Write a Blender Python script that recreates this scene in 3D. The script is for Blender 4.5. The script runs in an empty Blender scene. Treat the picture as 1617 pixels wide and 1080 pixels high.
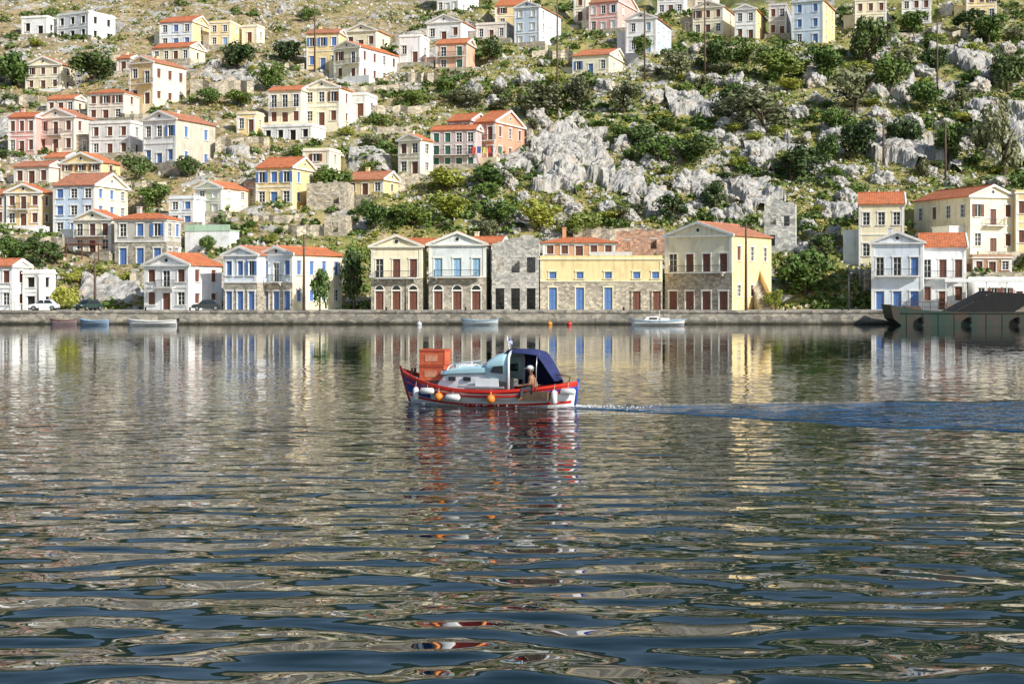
import bpy, bmesh, math, random
from mathutils import Vector, Matrix, noise
RN=random.Random(7); R2=random.Random(19)
F=2245.8; CX=808.5; HY=458.0; CH=4.5
scn=bpy.context.scene
COL=scn.collection
def sm(a,b,x):
    t=max(0.0,min(1.0,(x-a)/(b-a))); return t*t*(3-2*t)

# ------------------------------------------------------------ helpers
class MB:
    def __init__(s): s.v=[]; s.f=[]
    def add(s,vs,fs):
        n=len(s.v); s.v.extend([tuple(p) for p in vs]); s.f.extend([tuple(i+n for i in f) for f in fs])
    def quad(s,a,b,c,d): s.add([a,b,c,d],[(0,1,2,3)])
    def box(s,x0,y0,z0,x1,y1,z1):
        s.add([(x0,y0,z0),(x1,y0,z0),(x1,y1,z0),(x0,y1,z0),(x0,y0,z1),(x1,y0,z1),(x1,y1,z1),(x0,y1,z1)],
              [(0,3,2,1),(4,5,6,7),(0,1,5,4),(1,2,6,5),(2,3,7,6),(3,0,4,7)])
    def prism(s,poly,fn,a,b):
        n=len(poly)
        s.add([fn(p,a) for p in poly]+[fn(p,b) for p in poly],
              [tuple(range(n))[::-1],tuple(range(n,2*n))]+[(i,(i+1)%n,(i+1)%n+n,i+n) for i in range(n)])
    def tube(s,pts,r,n=6):
        pts=[Vector(p) for p in pts]; rs=r if isinstance(r,(list,tuple)) else [r]*len(pts)
        rings=[]
        for i,p in enumerate(pts):
            d=(pts[min(i+1,len(pts)-1)]-pts[max(i-1,0)]).normalized()
            a=d.orthogonal().normalized(); b=d.cross(a)
            if rings:
                pa=rings[-1][1]; a=(pa-d*pa.dot(d)).normalized(); b=d.cross(a)
            rings.append(([p+(a*math.cos(2*math.pi*k/n)+b*math.sin(2*math.pi*k/n))*rs[i] for k in range(n)],a))
        vs=[v for r_,_ in rings for v in r_]; fs=[]
        for i in range(len(pts)-1):
            for k in range(n): fs.append((i*n+k,i*n+(k+1)%n,(i+1)*n+(k+1)%n,(i+1)*n+k))
        fs.append(tuple(range(n))[::-1]); fs.append(tuple(range((len(pts)-1)*n,len(pts)*n)))
        s.add(vs,fs)
    def ball(s,c,r,nu=12,nv=8,sc=(1,1,1)):
        vs=[];fs=[]
        for j in range(nv+1):
            th=math.pi*j/nv
            for i in range(nu):
                ph=2*math.pi*i/nu
                vs.append((c[0]+r*sc[0]*math.sin(th)*math.cos(ph),c[1]+r*sc[1]*math.sin(th)*math.sin(ph),c[2]+r*sc[2]*math.cos(th)))
        for j in range(nv):
            for i in range(nu): fs.append((j*nu+i,j*nu+(i+1)%nu,(j+1)*nu+(i+1)%nu,(j+1)*nu+i))
        s.add(vs,fs)
    def mesh(s,name,mat,smooth=False):
        me=bpy.data.meshes.new(name); me.from_pydata(s.v,[],s.f); me.update()
        if mat: me.materials.append(mat)
        if smooth: me.polygons.foreach_set('use_smooth',[True]*len(me.polygons))
        return me
    def build(s,name,mat,parent=None,smooth=False):
        return link(name,s.mesh(name,mat,smooth),parent)
def link(name,me,parent=None):
    o=bpy.data.objects.new(name,me); COL.objects.link(o); o.parent=parent; return o
def empty(name,loc,rz=0):
    o=bpy.data.objects.new(name,None); COL.objects.link(o); o.location=loc; o.rotation_euler=(0,0,rz); o.empty_display_size=.3; return o
def tag(o,label=None,cat=None,group=None,kind=None):
    if label: o['label']=label
    if cat: o['category']=cat
    if group: o['group']=group
    if kind: o['kind']=kind
    return o

# ------------------------------------------------------------ materials
MC={}
def newmat(key):
    m=bpy.data.materials.new(key); m.use_nodes=True; nt=m.node_tree
    b=nt.nodes['Principled BSDF']; return m,nt,b
def N(nt,t,**k):
    n=nt.nodes.new(t)
    for a,v in k.items(): setattr(n,a,v)
    return n
def mth(nt,op,a,b=None,c=None,clamp=False):
    n=nt.nodes.new('ShaderNodeMath'); n.operation=op; n.use_clamp=clamp
    for i,x in enumerate((a,b,c)):
        if x is None: continue
        if isinstance(x,(int,float)): n.inputs[i].default_value=x
        else: nt.links.new(x,n.inputs[i])
    return n.outputs[0]
def coords(nt,scale=(1,1,1)):
    tc=N(nt,'ShaderNodeTexCoord'); mp=N(nt,'ShaderNodeMapping'); mp.inputs['Scale'].default_value=scale
    nt.links.new(tc.outputs['Object'],mp.inputs['Vector']); return mp.outputs[0]
def noi(nt,vec,scale,detail=4,rough=.55):
    n=N(nt,'ShaderNodeTexNoise'); n.inputs['Scale'].default_value=scale; n.inputs['Detail'].default_value=detail; n.inputs['Roughness'].default_value=rough
    nt.links.new(vec,n.inputs['Vector']); return n.outputs['Fac']
def ramp(nt,fac,stops):
    r=N(nt,'ShaderNodeValToRGB'); e=r.color_ramp.elements
    while len(e)<len(stops): e.new(.5)
    for i,(p,c) in enumerate(stops):
        e[i].position=p; e[i].color=(c[0],c[1],c[2],1)
    nt.links.new(fac,r.inputs[0]); return r.outputs[0]
def mixc(nt,fac,a,b,mode='MIX'):
    n=N(nt,'ShaderNodeMix',data_type='RGBA',blend_type=mode)
    for sck,x in ((n.inputs[0],fac),(n.inputs[6],a),(n.inputs[7],b)):
        if isinstance(x,(int,float)): sck.default_value=x
        elif isinstance(x,tuple): sck.default_value=(x[0],x[1],x[2],1)
        else: nt.links.new(x,sck)
    return n.outputs[2]
def bump(nt,b,h,strength=.5,dist=.05):
    n=N(nt,'ShaderNodeBump'); n.inputs['Strength'].default_value=strength; n.inputs['Distance'].default_value=dist
    nt.links.new(h,n.inputs['Height']); nt.links.new(n.outputs[0],b.inputs['Normal'])
def mul(c,k): return tuple(min(1,x*k) for x in c)
def M(key,c=(.5,.5,.5),c2=None,scale=1.5,rough=.7,bmp=0,metal=0,lo=.35,hi=.68):
    if key in MC: return MC[key]
    m,nt,b=newmat(key); c2=c2 or mul(c,.72)
    v=coords(nt); f=noi(nt,v,scale,3)
    nt.links.new(ramp(nt,f,[(lo,c),(hi,c2)]),b.inputs['Base Color'])
    b.inputs['Roughness'].default_value=rough; b.inputs['Metallic'].default_value=metal
    if bmp: bump(nt,b,noi(nt,v,scale*6,2),.6,bmp)
    MC[key]=m; return m
def plaster(c):
    key='plaster_%02d_%02d_%02d'%tuple(int(x*99) for x in c)
    if key in MC: return MC[key]
    m,nt,b=newmat(key); v=coords(nt)
    f=noi(nt,v,.5,5,.65)
    a=ramp(nt,f,[(.32,mul(c,1.06)),(.52,c),(.75,(c[0]*.70,c[1]*.69,c[2]*.68))])
    v2=coords(nt,(2.2,2.2,.22)); s=noi(nt,v2,1.0,4,.6)
    st=ramp(nt,s,[(.52,(1,1,1)),(.74,(.66,.63,.60))])
    a=mixc(nt,.7,a,st,'MULTIPLY')
    nt.links.new(a,b.inputs['Base Color']); b.inputs['Roughness'].default_value=.92
    MC[key]=m; return m
def stone(key='stone',c=(.42,.39,.33),sc=2.6,wet=False):
    if key in MC: return MC[key]
    m,nt,b=newmat(key); v=coords(nt,(1,1,1.5))
    vo=N(nt,'ShaderNodeTexVoronoi'); vo.inputs['Scale'].default_value=sc; nt.links.new(v,vo.inputs['Vector'])
    ve=N(nt,'ShaderNodeTexVoronoi',feature='DISTANCE_TO_EDGE'); ve.inputs['Scale'].default_value=sc; nt.links.new(v,ve.inputs['Vector'])
    sp=N(nt,'ShaderNodeSeparateColor'); nt.links.new(vo.outputs['Color'],sp.inputs[0])
    a=ramp(nt,sp.outputs[0],[(0,mul(c,.62)),(.5,c),(1,(c[0]*1.4,c[1]*1.36,c[2]*1.28))])
    e=ramp(nt,ve.outputs['Distance'],[(0,(.5,.47,.43)),(.07,(1,1,1))])
    a=mixc(nt,.85,a,e,'MULTIPLY')
    g=ramp(nt,noi(nt,v,.35,4),[(.35,(1.1,1.08,1.02)),(.7,(.75,.73,.7))]); a=mixc(nt,.8,a,g,'MULTIPLY')
    if wet:
        geo=N(nt,'ShaderNodeNewGeometry'); sx=N(nt,'ShaderNodeSeparateXYZ'); nt.links.new(geo.outputs['Position'],sx.inputs[0])
        zz=mth(nt,'ADD',sx.outputs[2],mth(nt,'MULTIPLY',noi(nt,v,.8,3),.5))
        wv=ramp(nt,zz,[(.35,(.12,.12,.09)),(.85,(1,1,1))]); a=mixc(nt,1.0,a,wv,'MULTIPLY')
    nt.links.new(a,b.inputs['Base Color']); b.inputs['Roughness'].default_value=.95
    MC[key]=m; return m
def tiles(key,c,axis):
    k=key+axis
    if k in MC: return MC[k]
    m,nt,b=newmat('roof_tiles_'+k); v=coords(nt)
    f=noi(nt,v,1.3,5,.7); a=ramp(nt,f,[(.3,mul(c,1.15)),(.5,c),(.7,(c[0]*.66,c[1]*.8,c[2]*.85))])
    vo=N(nt,'ShaderNodeTexVoronoi'); vo.inputs['Scale'].default_value=3.2; nt.links.new(v,vo.inputs['Vector'])
    sp=N(nt,'ShaderNodeSeparateColor'); nt.links.new(vo.outputs['Color'],sp.inputs[0])
    a=mixc(nt,.6,a,ramp(nt,sp.outputs[0],[(0,(.6,.6,.6)),(1,(1.25,1.22,1.2))]),'MULTIPLY')
    w=N(nt,'ShaderNodeTexWave',bands_direction=axis); w.inputs['Scale'].default_value=.9; nt.links.new(v,w.inputs['Vector'])
    a=mixc(nt,.4,a,ramp(nt,w.outputs['Fac'],[(0,(.42,.38,.38)),(.5,(1,1,1))]),'MULTIPLY')
    nt.links.new(a,b.inputs['Base Color']); b.inputs['Roughness'].default_value=.85
    MC[k]=m; return m
def leafmat(key,c1,c2,c3):
    if key in MC: return MC[key]
    m,nt,b=newmat(key); v=coords(nt); oi=N(nt,'ShaderNodeObjectInfo')
    f=mth(nt,'ADD',mth(nt,'MULTIPLY',noi(nt,v,3.5,2),.75),mth(nt,'MULTIPLY',oi.outputs['Random'],.3))
    a=ramp(nt,f,[(.25,c1),(.52,c2),(.8,c3)])
    nt.links.new(a,b.inputs['Base Color']); b.inputs['Roughness'].default_value=.65
    MC[key]=m; return m
def rockmat():
    if 'limestone' in MC: return MC['limestone']
    m,nt,b=newmat('limestone'); v=coords(nt,(1,1,.7))
    f=noi(nt,v,.9,7,.7)
    a=ramp(nt,f,[(.32,(.12,.115,.10)),(.42,(.32,.31,.28)),(.52,(.52,.50,.46)),(.75,(.64,.61,.56))])
    o=ramp(nt,noi(nt,v,.33,3),[(.52,(1,1,1)),(.70,(.95,.76,.50))]); a=mixc(nt,.6,a,o,'MULTIPLY')
    nt.links.new(a,b.inputs['Base Color']); b.inputs['Roughness'].default_value=.95
    bump(nt,b,noi(nt,v,2.2,5,.7),1.0,.35); MC['limestone']=m; return m
TRIM=(.86,.84,.78)
BROWN=M('brown_paint',(.20,.075,.045),(.13,.05,.032),3,.6)
SH={'brown':BROWN,'blue':M('blue_paint',(.12,.24,.52),(.09,.17,.40),3,.55),'lblue':M('light_blue_paint',(.33,.53,.70),(.25,.44,.58),3,.55),
    'green':M('green_paint',(.05,.18,.12),(.04,.12,.08),3,.55),'white':M('white_paint',(.8,.8,.77),(.65,.65,.62),3,.5),
    'grey':M('grey_paint',(.3,.33,.36),(.22,.24,.26),3,.6),'dark':M('dark_opening',(.012,.012,.014),(.02,.018,.015),2,.8)}
GLASS=M('window_glass',(.03,.04,.05),(.015,.02,.025),2,.12)
IRON=M('iron_railing',(.05,.05,.055),None,4,.5)
STONE=stone(); STONE2=stone('stone_pale',(.52,.47,.38),2.2)
WOOD=M('weathered_wood',(.16,.10,.06),(.09,.06,.04),4,.8)

# ------------------------------------------------------------ terrain
def base_h(x,y):
    if y<198: return 1.7
    t=y-198
    if y<505: z=1.7+.46*(t-4*(1-math.exp(-t/4)))
    else: z=1.7+.46*303+.06*(y-505)
    z+=sm(205,250,y)*3.0*noise.noise(Vector((x/55,y/70,3.3)))
    if y>400: z+=sm(400,480,y)*7*noise.noise(Vector((x/70,y/90,8)))
    return z
def ray(px,py):
    k=(px-CX)/F; q=(HY-py)/F; Y=198.5
    while Y<500:
        if base_h(k*Y,Y)>=CH+q*Y: break
        Y+=.25
    return Vector((k*Y,Y,base_h(k*Y,Y)))
HOUSES=[]
def pad(x,y,h):
    for (cx,cy,w,d,c,s,z,r) in HOUSES:
        dx=x-cx; dy=y-cy
        if dx*dx+dy*dy>r: continue
        lx=abs(dx*c+dy*s)-w/2; ly=abs(-dx*s+dy*c)-d/2
        q=max(lx,ly,0)
        if q<4: h=min(h,z-.05+(max(h-z,0))*sm(.8,4,q))
    return h
def near_house(x,y,m):
    for (cx,cy,w,d,c,s,z,r) in HOUSES:
        dx=x-cx; dy=y-cy
        if dx*dx+dy*dy>r: continue
        if max(abs(dx*c+dy*s)-w/2,abs(-dx*s+dy*c)-d/2)<m: return True
    return False
def hdet(x,y):
    h=base_h(x,y)
    k=sm(199,208,y)
    if k>0:
        p=Vector((x/11,y/11,1.7)); n=noise.fractal(p,.9,2.1,5)
        rd=noise.noise(Vector((x/25,y/25,9)))
        h+=k*(1.0*n+ .9*max(0,noise.fractal(Vector((x/3.2,y/3.2,5)),.7,2.2,3))*sm(-.1,.3,rd))
    return pad(x,y,h)

# ------------------------------------------------------------ buildings
winc={}
def wmesh(w,h,kind,door):
    key=(round(w,2),round(h,2),kind,door)
    if key in winc: return winc[key]
    fr=MB(); t=.13
    fr.box(-w/2-t,-.06,0,-w/2,.02,h); fr.box(w/2,-.06,0,w/2+t,.02,h)
    fr.box(-w/2-t-.06,-.11,h,w/2+t+.06,.02,h+.2)
    if not door: fr.box(-w/2-t-.08,-.16,-.13,w/2+t+.08,.02,0)
    fr.box(-w/2,.06,0,-w/2+.06,.12,h); fr.box(w/2-.06,.06,0,w/2,.12,h)
    inf=MB(); y=.13
    if kind=='glass':
        inf.quad((-w/2,y,0),(w/2,y,0),(w/2,y,h),(-w/2,y,h))
        fr.box(-.035,.06,0,.035,.125,h)
        for q in (.35,.68): fr.box(-w/2+.06,.07,h*q-.025,w/2-.06,.125,h*q+.025)
    elif kind=='dark':
        inf.quad((-w/2,.24,0),(w/2,.24,0),(w/2,.24,h),(-w/2,.24,h))
    elif kind=='open':
        fr.box(-.035,.06,0,.035,.125,h)
        a,b=-w*.235,w*.235
        inf.box(a,-.125,.02,b,-.075,h-.02)
        for q in (.04,.36,.68,.93): inf.box(a+.03,-.145,h*q,b-.03,-.125,h*q+.06)
    else:
        for sx in (-1,1):
            a,b=(-w/2+.05,-.012) if sx<0 else (.012,w/2-.05)
            inf.box(a,y-.02,0.02,b,y+.03,h-.02)
            inf.box(a,y-.05,0.02,a+.09,y-.02,h-.02); inf.box(b-.09,y-.05,0.02,b,y-.02,h-.02)
            for q in (.02,.36,.68,.95): inf.box(a+.09,y-.05,h*q,b-.09,y-.02,h*q+.1 if q<.9 else h-.02)
    r=(fr.mesh('window',None),inf.mesh('pane',None)); winc[key]=r; return r
meshvar={}
def withmat(me,mat):
    k=(me.name,mat.name)
    if k not in meshvar:
        m2=me.copy(); m2.materials.clear(); m2.materials.append(mat); meshvar[k]=m2
    return meshvar[k]
def window(parent,loc,rz,w,h,kind,sh,trim,door=False):
    fm,im=wmesh(w,h,kind,door)
    o=link('door' if door else 'window',withmat(fm,trim),parent); o.location=loc; o.rotation_euler=(0,0,rz)
    mt=GLASS if kind=='glass' else SH['dark'] if kind=='dark' else SH[sh]
    nm='pane' if kind in('glass','dark') else ('door_leaf' if door else 'shutter')
    p=link(nm,withmat(im,mt),o)
    if kind=='open':
        p.location=(-(w*.735+.01),0,0); p=link(nm,withmat(im,mt),o); p.location=(w*.735+.01,0,0)
        link('pane',withmat(wmesh(w,h,'glass',door)[1],GLASS),o)
    return o
def wallgrid(mb,width,z0,z1,ops,P,th=.28):
    ss=sorted({0,width}|{o[0] for o in ops}|{o[1] for o in ops}); zs=sorted({z0,z1}|{o[2] for o in ops}|{o[3] for o in ops})
    for i in range(len(ss)-1):
        for j in range(len(zs)-1):
            a,b,c,d=ss[i],ss[i+1],zs[j],zs[j+1]; ms=(a+b)/2; mz=(c+d)/2
            if any(o[0]<ms<o[1] and o[2]<mz<o[3] for o in ops): continue
            mb.quad(P(a,c,0),P(b,c,0),P(b,d,0),P(a,d,0))
    for (a,b,c,d) in ops:
        mb.quad(P(a,c,0),P(a,d,0),P(a,d,th),P(a,c,th)); mb.quad(P(b,c,0),P(b,d,0),P(b,d,th),P(b,c,th))
        mb.quad(P(a,d,0),P(b,d,0),P(b,d,th),P(a,d,th)); mb.quad(P(a,c,0),P(b,c,0),P(b,c,th),P(a,c,th))
def balcony(root,x,y,z,w,out=.9,mat=None):
    s=MB(); s.box(-w/2,-out,-.12,w/2,.02,0)
    for q in (-w/2+.25,w/2-.35): s.prism([(0,-.12),(-out*.8,-.12),(-out*.7,-.22),(0,-.55)],lambda p,t:(t,p[0],p[1]),q,q+.12)
    o=s.build('balcony',mat or M('balcony_stone',TRIM),root); o.location=(x,y,z)
    r=MB(); n=max(3,int(w/.16))
    r.box(-w/2+.03,-out+.03,.92,w/2-.03,-out+.08,.98); r.box(-w/2+.03,-out+.03,.08,w/2-.03,-out+.07,.12)
    for i in range(n+1):
        q=-w/2+.045+(w-.11)*i/n; r.box(q-.012,-out+.04,0,q+.012,-out+.065,.92)
    for sx in (-w/2+.03,w/2-.08):
        r.box(sx,-out+.08,.92,sx+.05,0,.98)
        for k in range(1,5): r.box(sx+.01,-out+.08+k*(out-.1)/5,0,sx+.034,-out+.105+k*(out-.1)/5,.92)
    r.build('railing',IRON,o)
TERRA=(.64,.20,.08)
RECT=[]
def house(label,L,s,R,base,eave,rot,wall,roof='gf',st=2,nf=3,ns=2,sh='brown',left=False,Y=None,d=9.0,side=None,ground=None,trim=TRIM,
          balc=0,gd='mid',name='house',rc=None,gh=None,kinds=None,slope=.40,cat='house',extra=None,dsh=None,rmat=None,annex=None):
    k=(s-CX)/F
    rc=rc or R2.choice([TERRA,TERRA,(.58,.23,.12),(.68,.23,.10),(.54,.22,.12)])
    if Y: C0=Vector((k*Y,Y,1.8))
    else: C0=ray(s,base)
    rt=math.radians(rot+(R2.uniform(-5,5) if not Y and not left else 0)); ux,uy=math.cos(rt),math.sin(rt); vx,vy=-uy,ux
    kL=(L-CX)/F; kR=(R-CX)/F
    if not left:
        w=(C0.x-kL*C0.y)/(ux-kL*uy)
        if R>s+1:
            den=vx-kR*vy
            d=(kR*C0.y-C0.x)/den if den>.02 else d
            d=max(4,min(15,d))
        c=Vector((C0.x-ux*w/2+vx*d/2,C0.y-uy*w/2+vy*d/2,C0.z))
    else:
        w=(kR*C0.y-C0.x)/(ux-kR*uy)
        if s>L+1:
            den=kL*vy-vx
            d=(C0.x-kL*C0.y)/den if den>.02 else d
            d=max(4,min(15,d))
        c=Vector((C0.x+ux*w/2+vx*d/2,C0.y+uy*w/2+vy*d/2,C0.z))
    H=(base-eave)*C0.y/F
    root=empty(name,c,rt); tag(root,label,cat)
    HOUSES.append((c.x,c.y,w,d,math.cos(rt),math.sin(rt),c.z,(w+d)**2/2+60)); RECT.append((L,R,eave-12,base,C0.y))
    wm=plaster(wall); sm_=plaster(side) if side else wm
    trm=plaster(trim); gm={'stone':STONE,'pale':STONE2}.get(ground) if ground else None
    sth=H/st; gz=gh if gh else sth; dsh=dsh or sh
    x0,x1,y0,y1=-w/2,w/2,-d/2,d/2
    wsc=R2.uniform(.9,1.1)
    def rows(width,n,is_front):
        out=[]
        for f in range(st):
            zb=(gz if f==1 and gh else f*sth); fh=(H-gz)/(max(1,st-1)) if f>0 and gh else (gz if f==0 else sth)
            ww=min(1.1*wsc,width/n*.5)
            for i in range(n):
                cx=width*(i+.5)/n
                if f==0 and is_front and (gd in('door','arch') or (gd=='mid' and i==n//2)):
                    out.append((cx,zb+.03,ww*1.1,min(2.5,fh*.74),True))
                elif f>0 and is_front and balc and (i==n//2 or balc==2):
                    out.append((cx,zb+.05,ww,min(2.5,fh*.72),True))
                else:
                    wh=min(1.9,fh*.54)*(1 if not(f==0 and not is_front) else .8)
                    out.append((cx,zb+(fh-wh)*.52,ww,wh,False))
        return out
    openf=rows(w,nf,True) if nf else []
    opens=rows(d,ns,False) if ns else []
    if extra: openf=extra(w,H)
    def mk(ops): return [(a-ww/2,a+ww/2,z,z+hh) for (a,z,ww,hh,_) in ops]
    Pf=lambda q,z,t:(x0+q,y0+t,z)
    Ps=(lambda q,z,t:(x1-t,y0+q,z)) if not left else (lambda q,z,t:(x0+t,y1-q,z))
    th=.28 if roof!='ruin' else .55
    def wallset(mb,P,width,ops,a,b):
        wallgrid(mb,width,a,b,[o for o in ops if o[2]>=a-.001 and o[3]<=b+.001],P,th)
    of=mk(openf); os_=mk(opens)
    lo=-5.0
    if gm:
        g=MB(); wallset(g,Pf,w,of,lo,gz); g.build('ground_floor_wall',gm,root)
    fz=gz if gm else lo
    a=MB(); wallset(a,Pf,w,of,fz,H)
    bx_=x0 if not left else x1
    a.quad((bx_,y0,lo),(bx_,y1,lo),(bx_,y1,H),(bx_,y0,H)); a.quad((x0,y1,lo),(x1,y1,lo),(x1,y1,H),(x0,y1,H))
    if roof!='ruin': a.quad((x0,y0,H-.02),(x1,y0,H-.02),(x1,y1,H-.02),(x0,y1,H-.02))
    if side:
        b=MB(); wallset(b,Ps,d,os_,lo,H); b.build('side_wall',sm_,root)
    else: wallset(a,Ps,d,os_,fz,H)
    if gm and not side:
        g=MB(); wallset(g,Ps,d,os_,lo,gz); g.build('side_ground_wall',gm,root)
    if roof=='ruin':
        q=x0; hh=.3
        while q<x1-.3:
            l=RN.uniform(.4,1.1); hh=max(0,min(1.3,hh+RN.uniform(-.45,.45))); e=min(q+l,x1)
            a.box(q,y0+.003,H,e,y0+.5,H+hh); q=e
    a.build('wall',wm if roof!='ruin' else (rmat or STONE2),root)
    if roof=='ruin':
        t=MB()
        for (q,z,ww,hh,dr) in openf:
            t.box(x0+q-ww/2-.16,y0-.05,z+hh,x0+q+ww/2+.16,y0+.3,z+hh+.22)
        t.build('lintels',plaster((.6,.57,.5)),root)
    if roof!='ruin':
        for j,(q,z,ww,hh,dr) in enumerate(openf):
            r_=RN.random()
            kd='shut' if (dr and z<1) or r_<.5 else ('open' if (r_<.72 and not (balc and dr)) and z>1 else 'glass')
            if kinds: kd=kinds
            window(root,(x0+q,y0,z),0,ww,hh,kd,dsh if dr and z<1 else sh,trm,dr)
            if dr and gd=='arch' and z<1:
                f=MB(); n=10; r1=ww/2+.13; r2=ww/2-.02; zz=z+hh+.2
                for i in range(n):
                    t0=math.pi*i/n; t1=math.pi*(i+1)/n
                    p=[(math.cos(t0)*r1,math.sin(t0)*r1),(math.cos(t1)*r1,math.sin(t1)*r1),(math.cos(t1)*r2,math.sin(t1)*r2),(math.cos(t0)*r2,math.sin(t0)*r2)]
                    f.prism(p,lambda p_,t:(x0+q+p_[0],t,zz+p_[1]),y0-.07,y0+.01)
                fo=f.build('fanlight',trm,root)
                g=MB(); g.add([(x0+q+math.cos(math.pi*i/n)*r2,y0-.025,zz+math.sin(math.pi*i/n)*r2) for i in range(n+1)],[tuple(range(n+1))]); g.build('pane',GLASS,fo)
        for (q,z,ww,hh,dr) in opens:
            kd=kinds or ('shut' if RN.random()<.7 else 'glass')
            if not left: window(root,(x1,y0+q,z),math.pi/2,ww,hh,kd,sh,trm)
            else: window(root,(x0,y1-q,z),-math.pi/2,ww,hh,kd,sh,trm)
        for xx in (x0,x1-.38):
            p=MB(); p.box(xx-.004 if xx<0 else xx,y0-.07,(gz if gm else 0),xx+.38,y0+.003,H-.26); p.build('pilaster',trm,root)
        if st>1:
            p=MB(); p.box(x0,y0-.1,gz-.1,x1,y0-.003,gz+.1); p.build('string_course',trm,root)
        if balc:
            bw=min(w*.8,w/nf*(1.25 if balc==1 else nf*.86)); balcony(root,x0+w*((nf//2)+.5)/nf if balc==1 else 0,y0-.105,gz+.0,bw)
    rm=tiles('t%d%d'%(int(rc[0]*100),int(rc[1]*100)),rc,'Y' if roof=='gf' else 'X')
    if roof in('gf','gs'):
        if roof=='gf': hw=w/2; a0,a1=y0,y1; fn=lambda p,t:(p[0],t,p[1])
        else: hw=d/2; a0,a1=x0,x1; fn=lambda p,t:(t,p[0],p[1])
        rise=hw*slope; o=.35; T=.16
        r=MB(); prof=[(-hw-o,H-o*slope),(0,H+rise),(hw+o,H-o*slope),(hw+o,H-o*slope+T),(0,H+rise+T),(-hw-o,H-o*slope+T)]
        r.prism([prof[0],prof[1],prof[4],prof[5]],fn,a0-.12,a1+.12); r.prism([prof[1],prof[2],prof[3],prof[4]],fn,a0-.12,a1+.12)
        r.tube([fn((0,H+rise+T),a0-.1),fn((0,H+rise+T),a1+.1)],.13,6)
        r.build('roof',rm,root)
        vis=[(a0,-1)] if roof=='gf' else ([(a1,1)] if not left else [(a0,-1)])
        for e in (a0,a1):
            t=MB(); t.prism([(-hw+.01,H),(hw-.01,H),(0,H+rise)],fn,e+(.01 if e==a0 else -.01),e+(.2 if e==a0 else -.2))
            t.build('pediment',(sm_ if roof=='gs' else wm),root)
        for (e,sg) in vis:
            t=MB(); q0,q1=(e+sg*.122,e+sg*.36); q0,q1=min(q0,q1),max(q0,q1)
            for sx in (-1,1):
                t.prism([(sx*(hw+o+.05),H-o*slope-.14),(0,H+rise-.14),(0,H+rise+T+.06),(sx*(hw+o+.05),H-o*slope+T+.06)],fn,q0,q1)
            t.prism([(-hw-.3,H-.24),(hw+.3,H-.24),(hw+.3,H-.02),(-hw-.3,H-.02)],fn,min(e+sg*.004,e+sg*.34),max(e+sg*.004,e+sg*.34))
            t.build('cornice',trm,root)
            if hw>2.6:
                t=MB(); n=14; cc=H+rise*.42
                t.prism([(.38*math.cos(2*math.pi*i/n),cc+.38*math.sin(2*math.pi*i/n)) for i in range(n)],fn,min(e,e+sg*.05),max(e,e+sg*.05)); oc=t.build('oculus',trm,root)
                t=MB(); t.add([fn((.26*math.cos(2*math.pi*i/n),cc+.26*math.sin(2*math.pi*i/n)),e+sg*.056) for i in range(n)],[tuple(range(n))]); t.build('pane',GLASS,oc)
    elif roof=='hip':
        o=.4; rise=min(w,d)/2*slope; r=MB()
        X0,X1,Y0,Y1=x0-o,x1+o,y0-o,y1+o; z=H-.02
        if w>=d: A=(X0+(Y1-Y0)/2,0,z+rise); B=(X1-(Y1-Y0)/2,0,z+rise)
        else: A=(0,Y0+(X1-X0)/2,z+rise); B=(0,Y1-(X1-X0)/2,z+rise)
        c4=[(X0,Y0,z),(X1,Y0,z),(X1,Y1,z),(X0,Y1,z)]
        if w>=d: r.add(c4+[A,B],[(0,1,5,4),(1,2,5),(2,3,4,5),(3,0,4)])
        else: r.add(c4+[A,B],[(0,1,4),(1,2,5,4),(2,3,5),(3,0,4,5)])
        r.box(X0,Y0,z-.14,X1,Y1,z-.003); r.build('roof',rm,root)
        t=MB(); t.box(x0-.2,y0-.2,H-.4,x1+.2,y1+.2,H-.165); t.build('cornice',trm,root)
    elif roof=='flat':
        t=MB(); o=.16
        t.box(x0-o,y0-o,H-.08,x1+o,y1+o,H+.14); t.build('cornice',trm,root)
        t=MB()
        t.box(x0,y0,H+.143,x1,y0+.2,H+.5); t.box(x1-.2,y0+.203,H+.143,x1,y1,H+.5); t.box(x0,y0+.203,H+.143,x0+.2,y1,H+.5); t.build('parapet',wm,root)
    if roof in('gf','gs','hip') and RN.random()<.45:
        t=MB(); cx=x0+w*.3; cy=y0+d*.6; t.box(cx-.3,cy-.3,H-.1,cx+.3,cy+.3,H+min(w,d)*.2+.9); t.box(cx-.38,cy-.38,H+min(w,d)*.2+.9,cx+.38,cy+.38,H+min(w,d)*.2+1.02)
        t.build('chimney',wm,root)
    if not Y and roof!='ruin' and w>4:
        if R2.random()<.62 or annex:
            aw=R2.uniform(2.2,3.8); ah=H*R2.uniform(.42,.74); ay=y0+R2.uniform(.8,2.5)
            am=R2.choice([wm,wm,plaster(WH),STONE2,plaster(CR)])
            t=MB(); t.box(x0-aw,ay,-4,x0-.003,ay+4.5,ah); t.box(x0-aw-.12,ay-.12,ah+.003,x0-.003,ay+4.6,ah+.16); an=t.build('annex',am,root)
            window(root,(x0-aw/2,ay,ah*.32),0,.8,ah*.42,'shut',sh,trm)
        if R2.random()<.75:
            t=MB(); e0,e1=x0-R2.uniform(0,3.5),x1+R2.uniform(.3,4); yy=y0-R2.uniform(1.6,2.6); zz=R2.uniform(-.2,.6)
            t.box(e0,yy,-6,e1,yy+.4,zz); t.box(e0,yy+.4,-6,e1,y0-.12,-.06)
            t.build('yard_wall',R2.choice([STONE2,STONE2,STONE,plaster(WH),plaster(CR)]),root)
    return root,w,d,H
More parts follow.
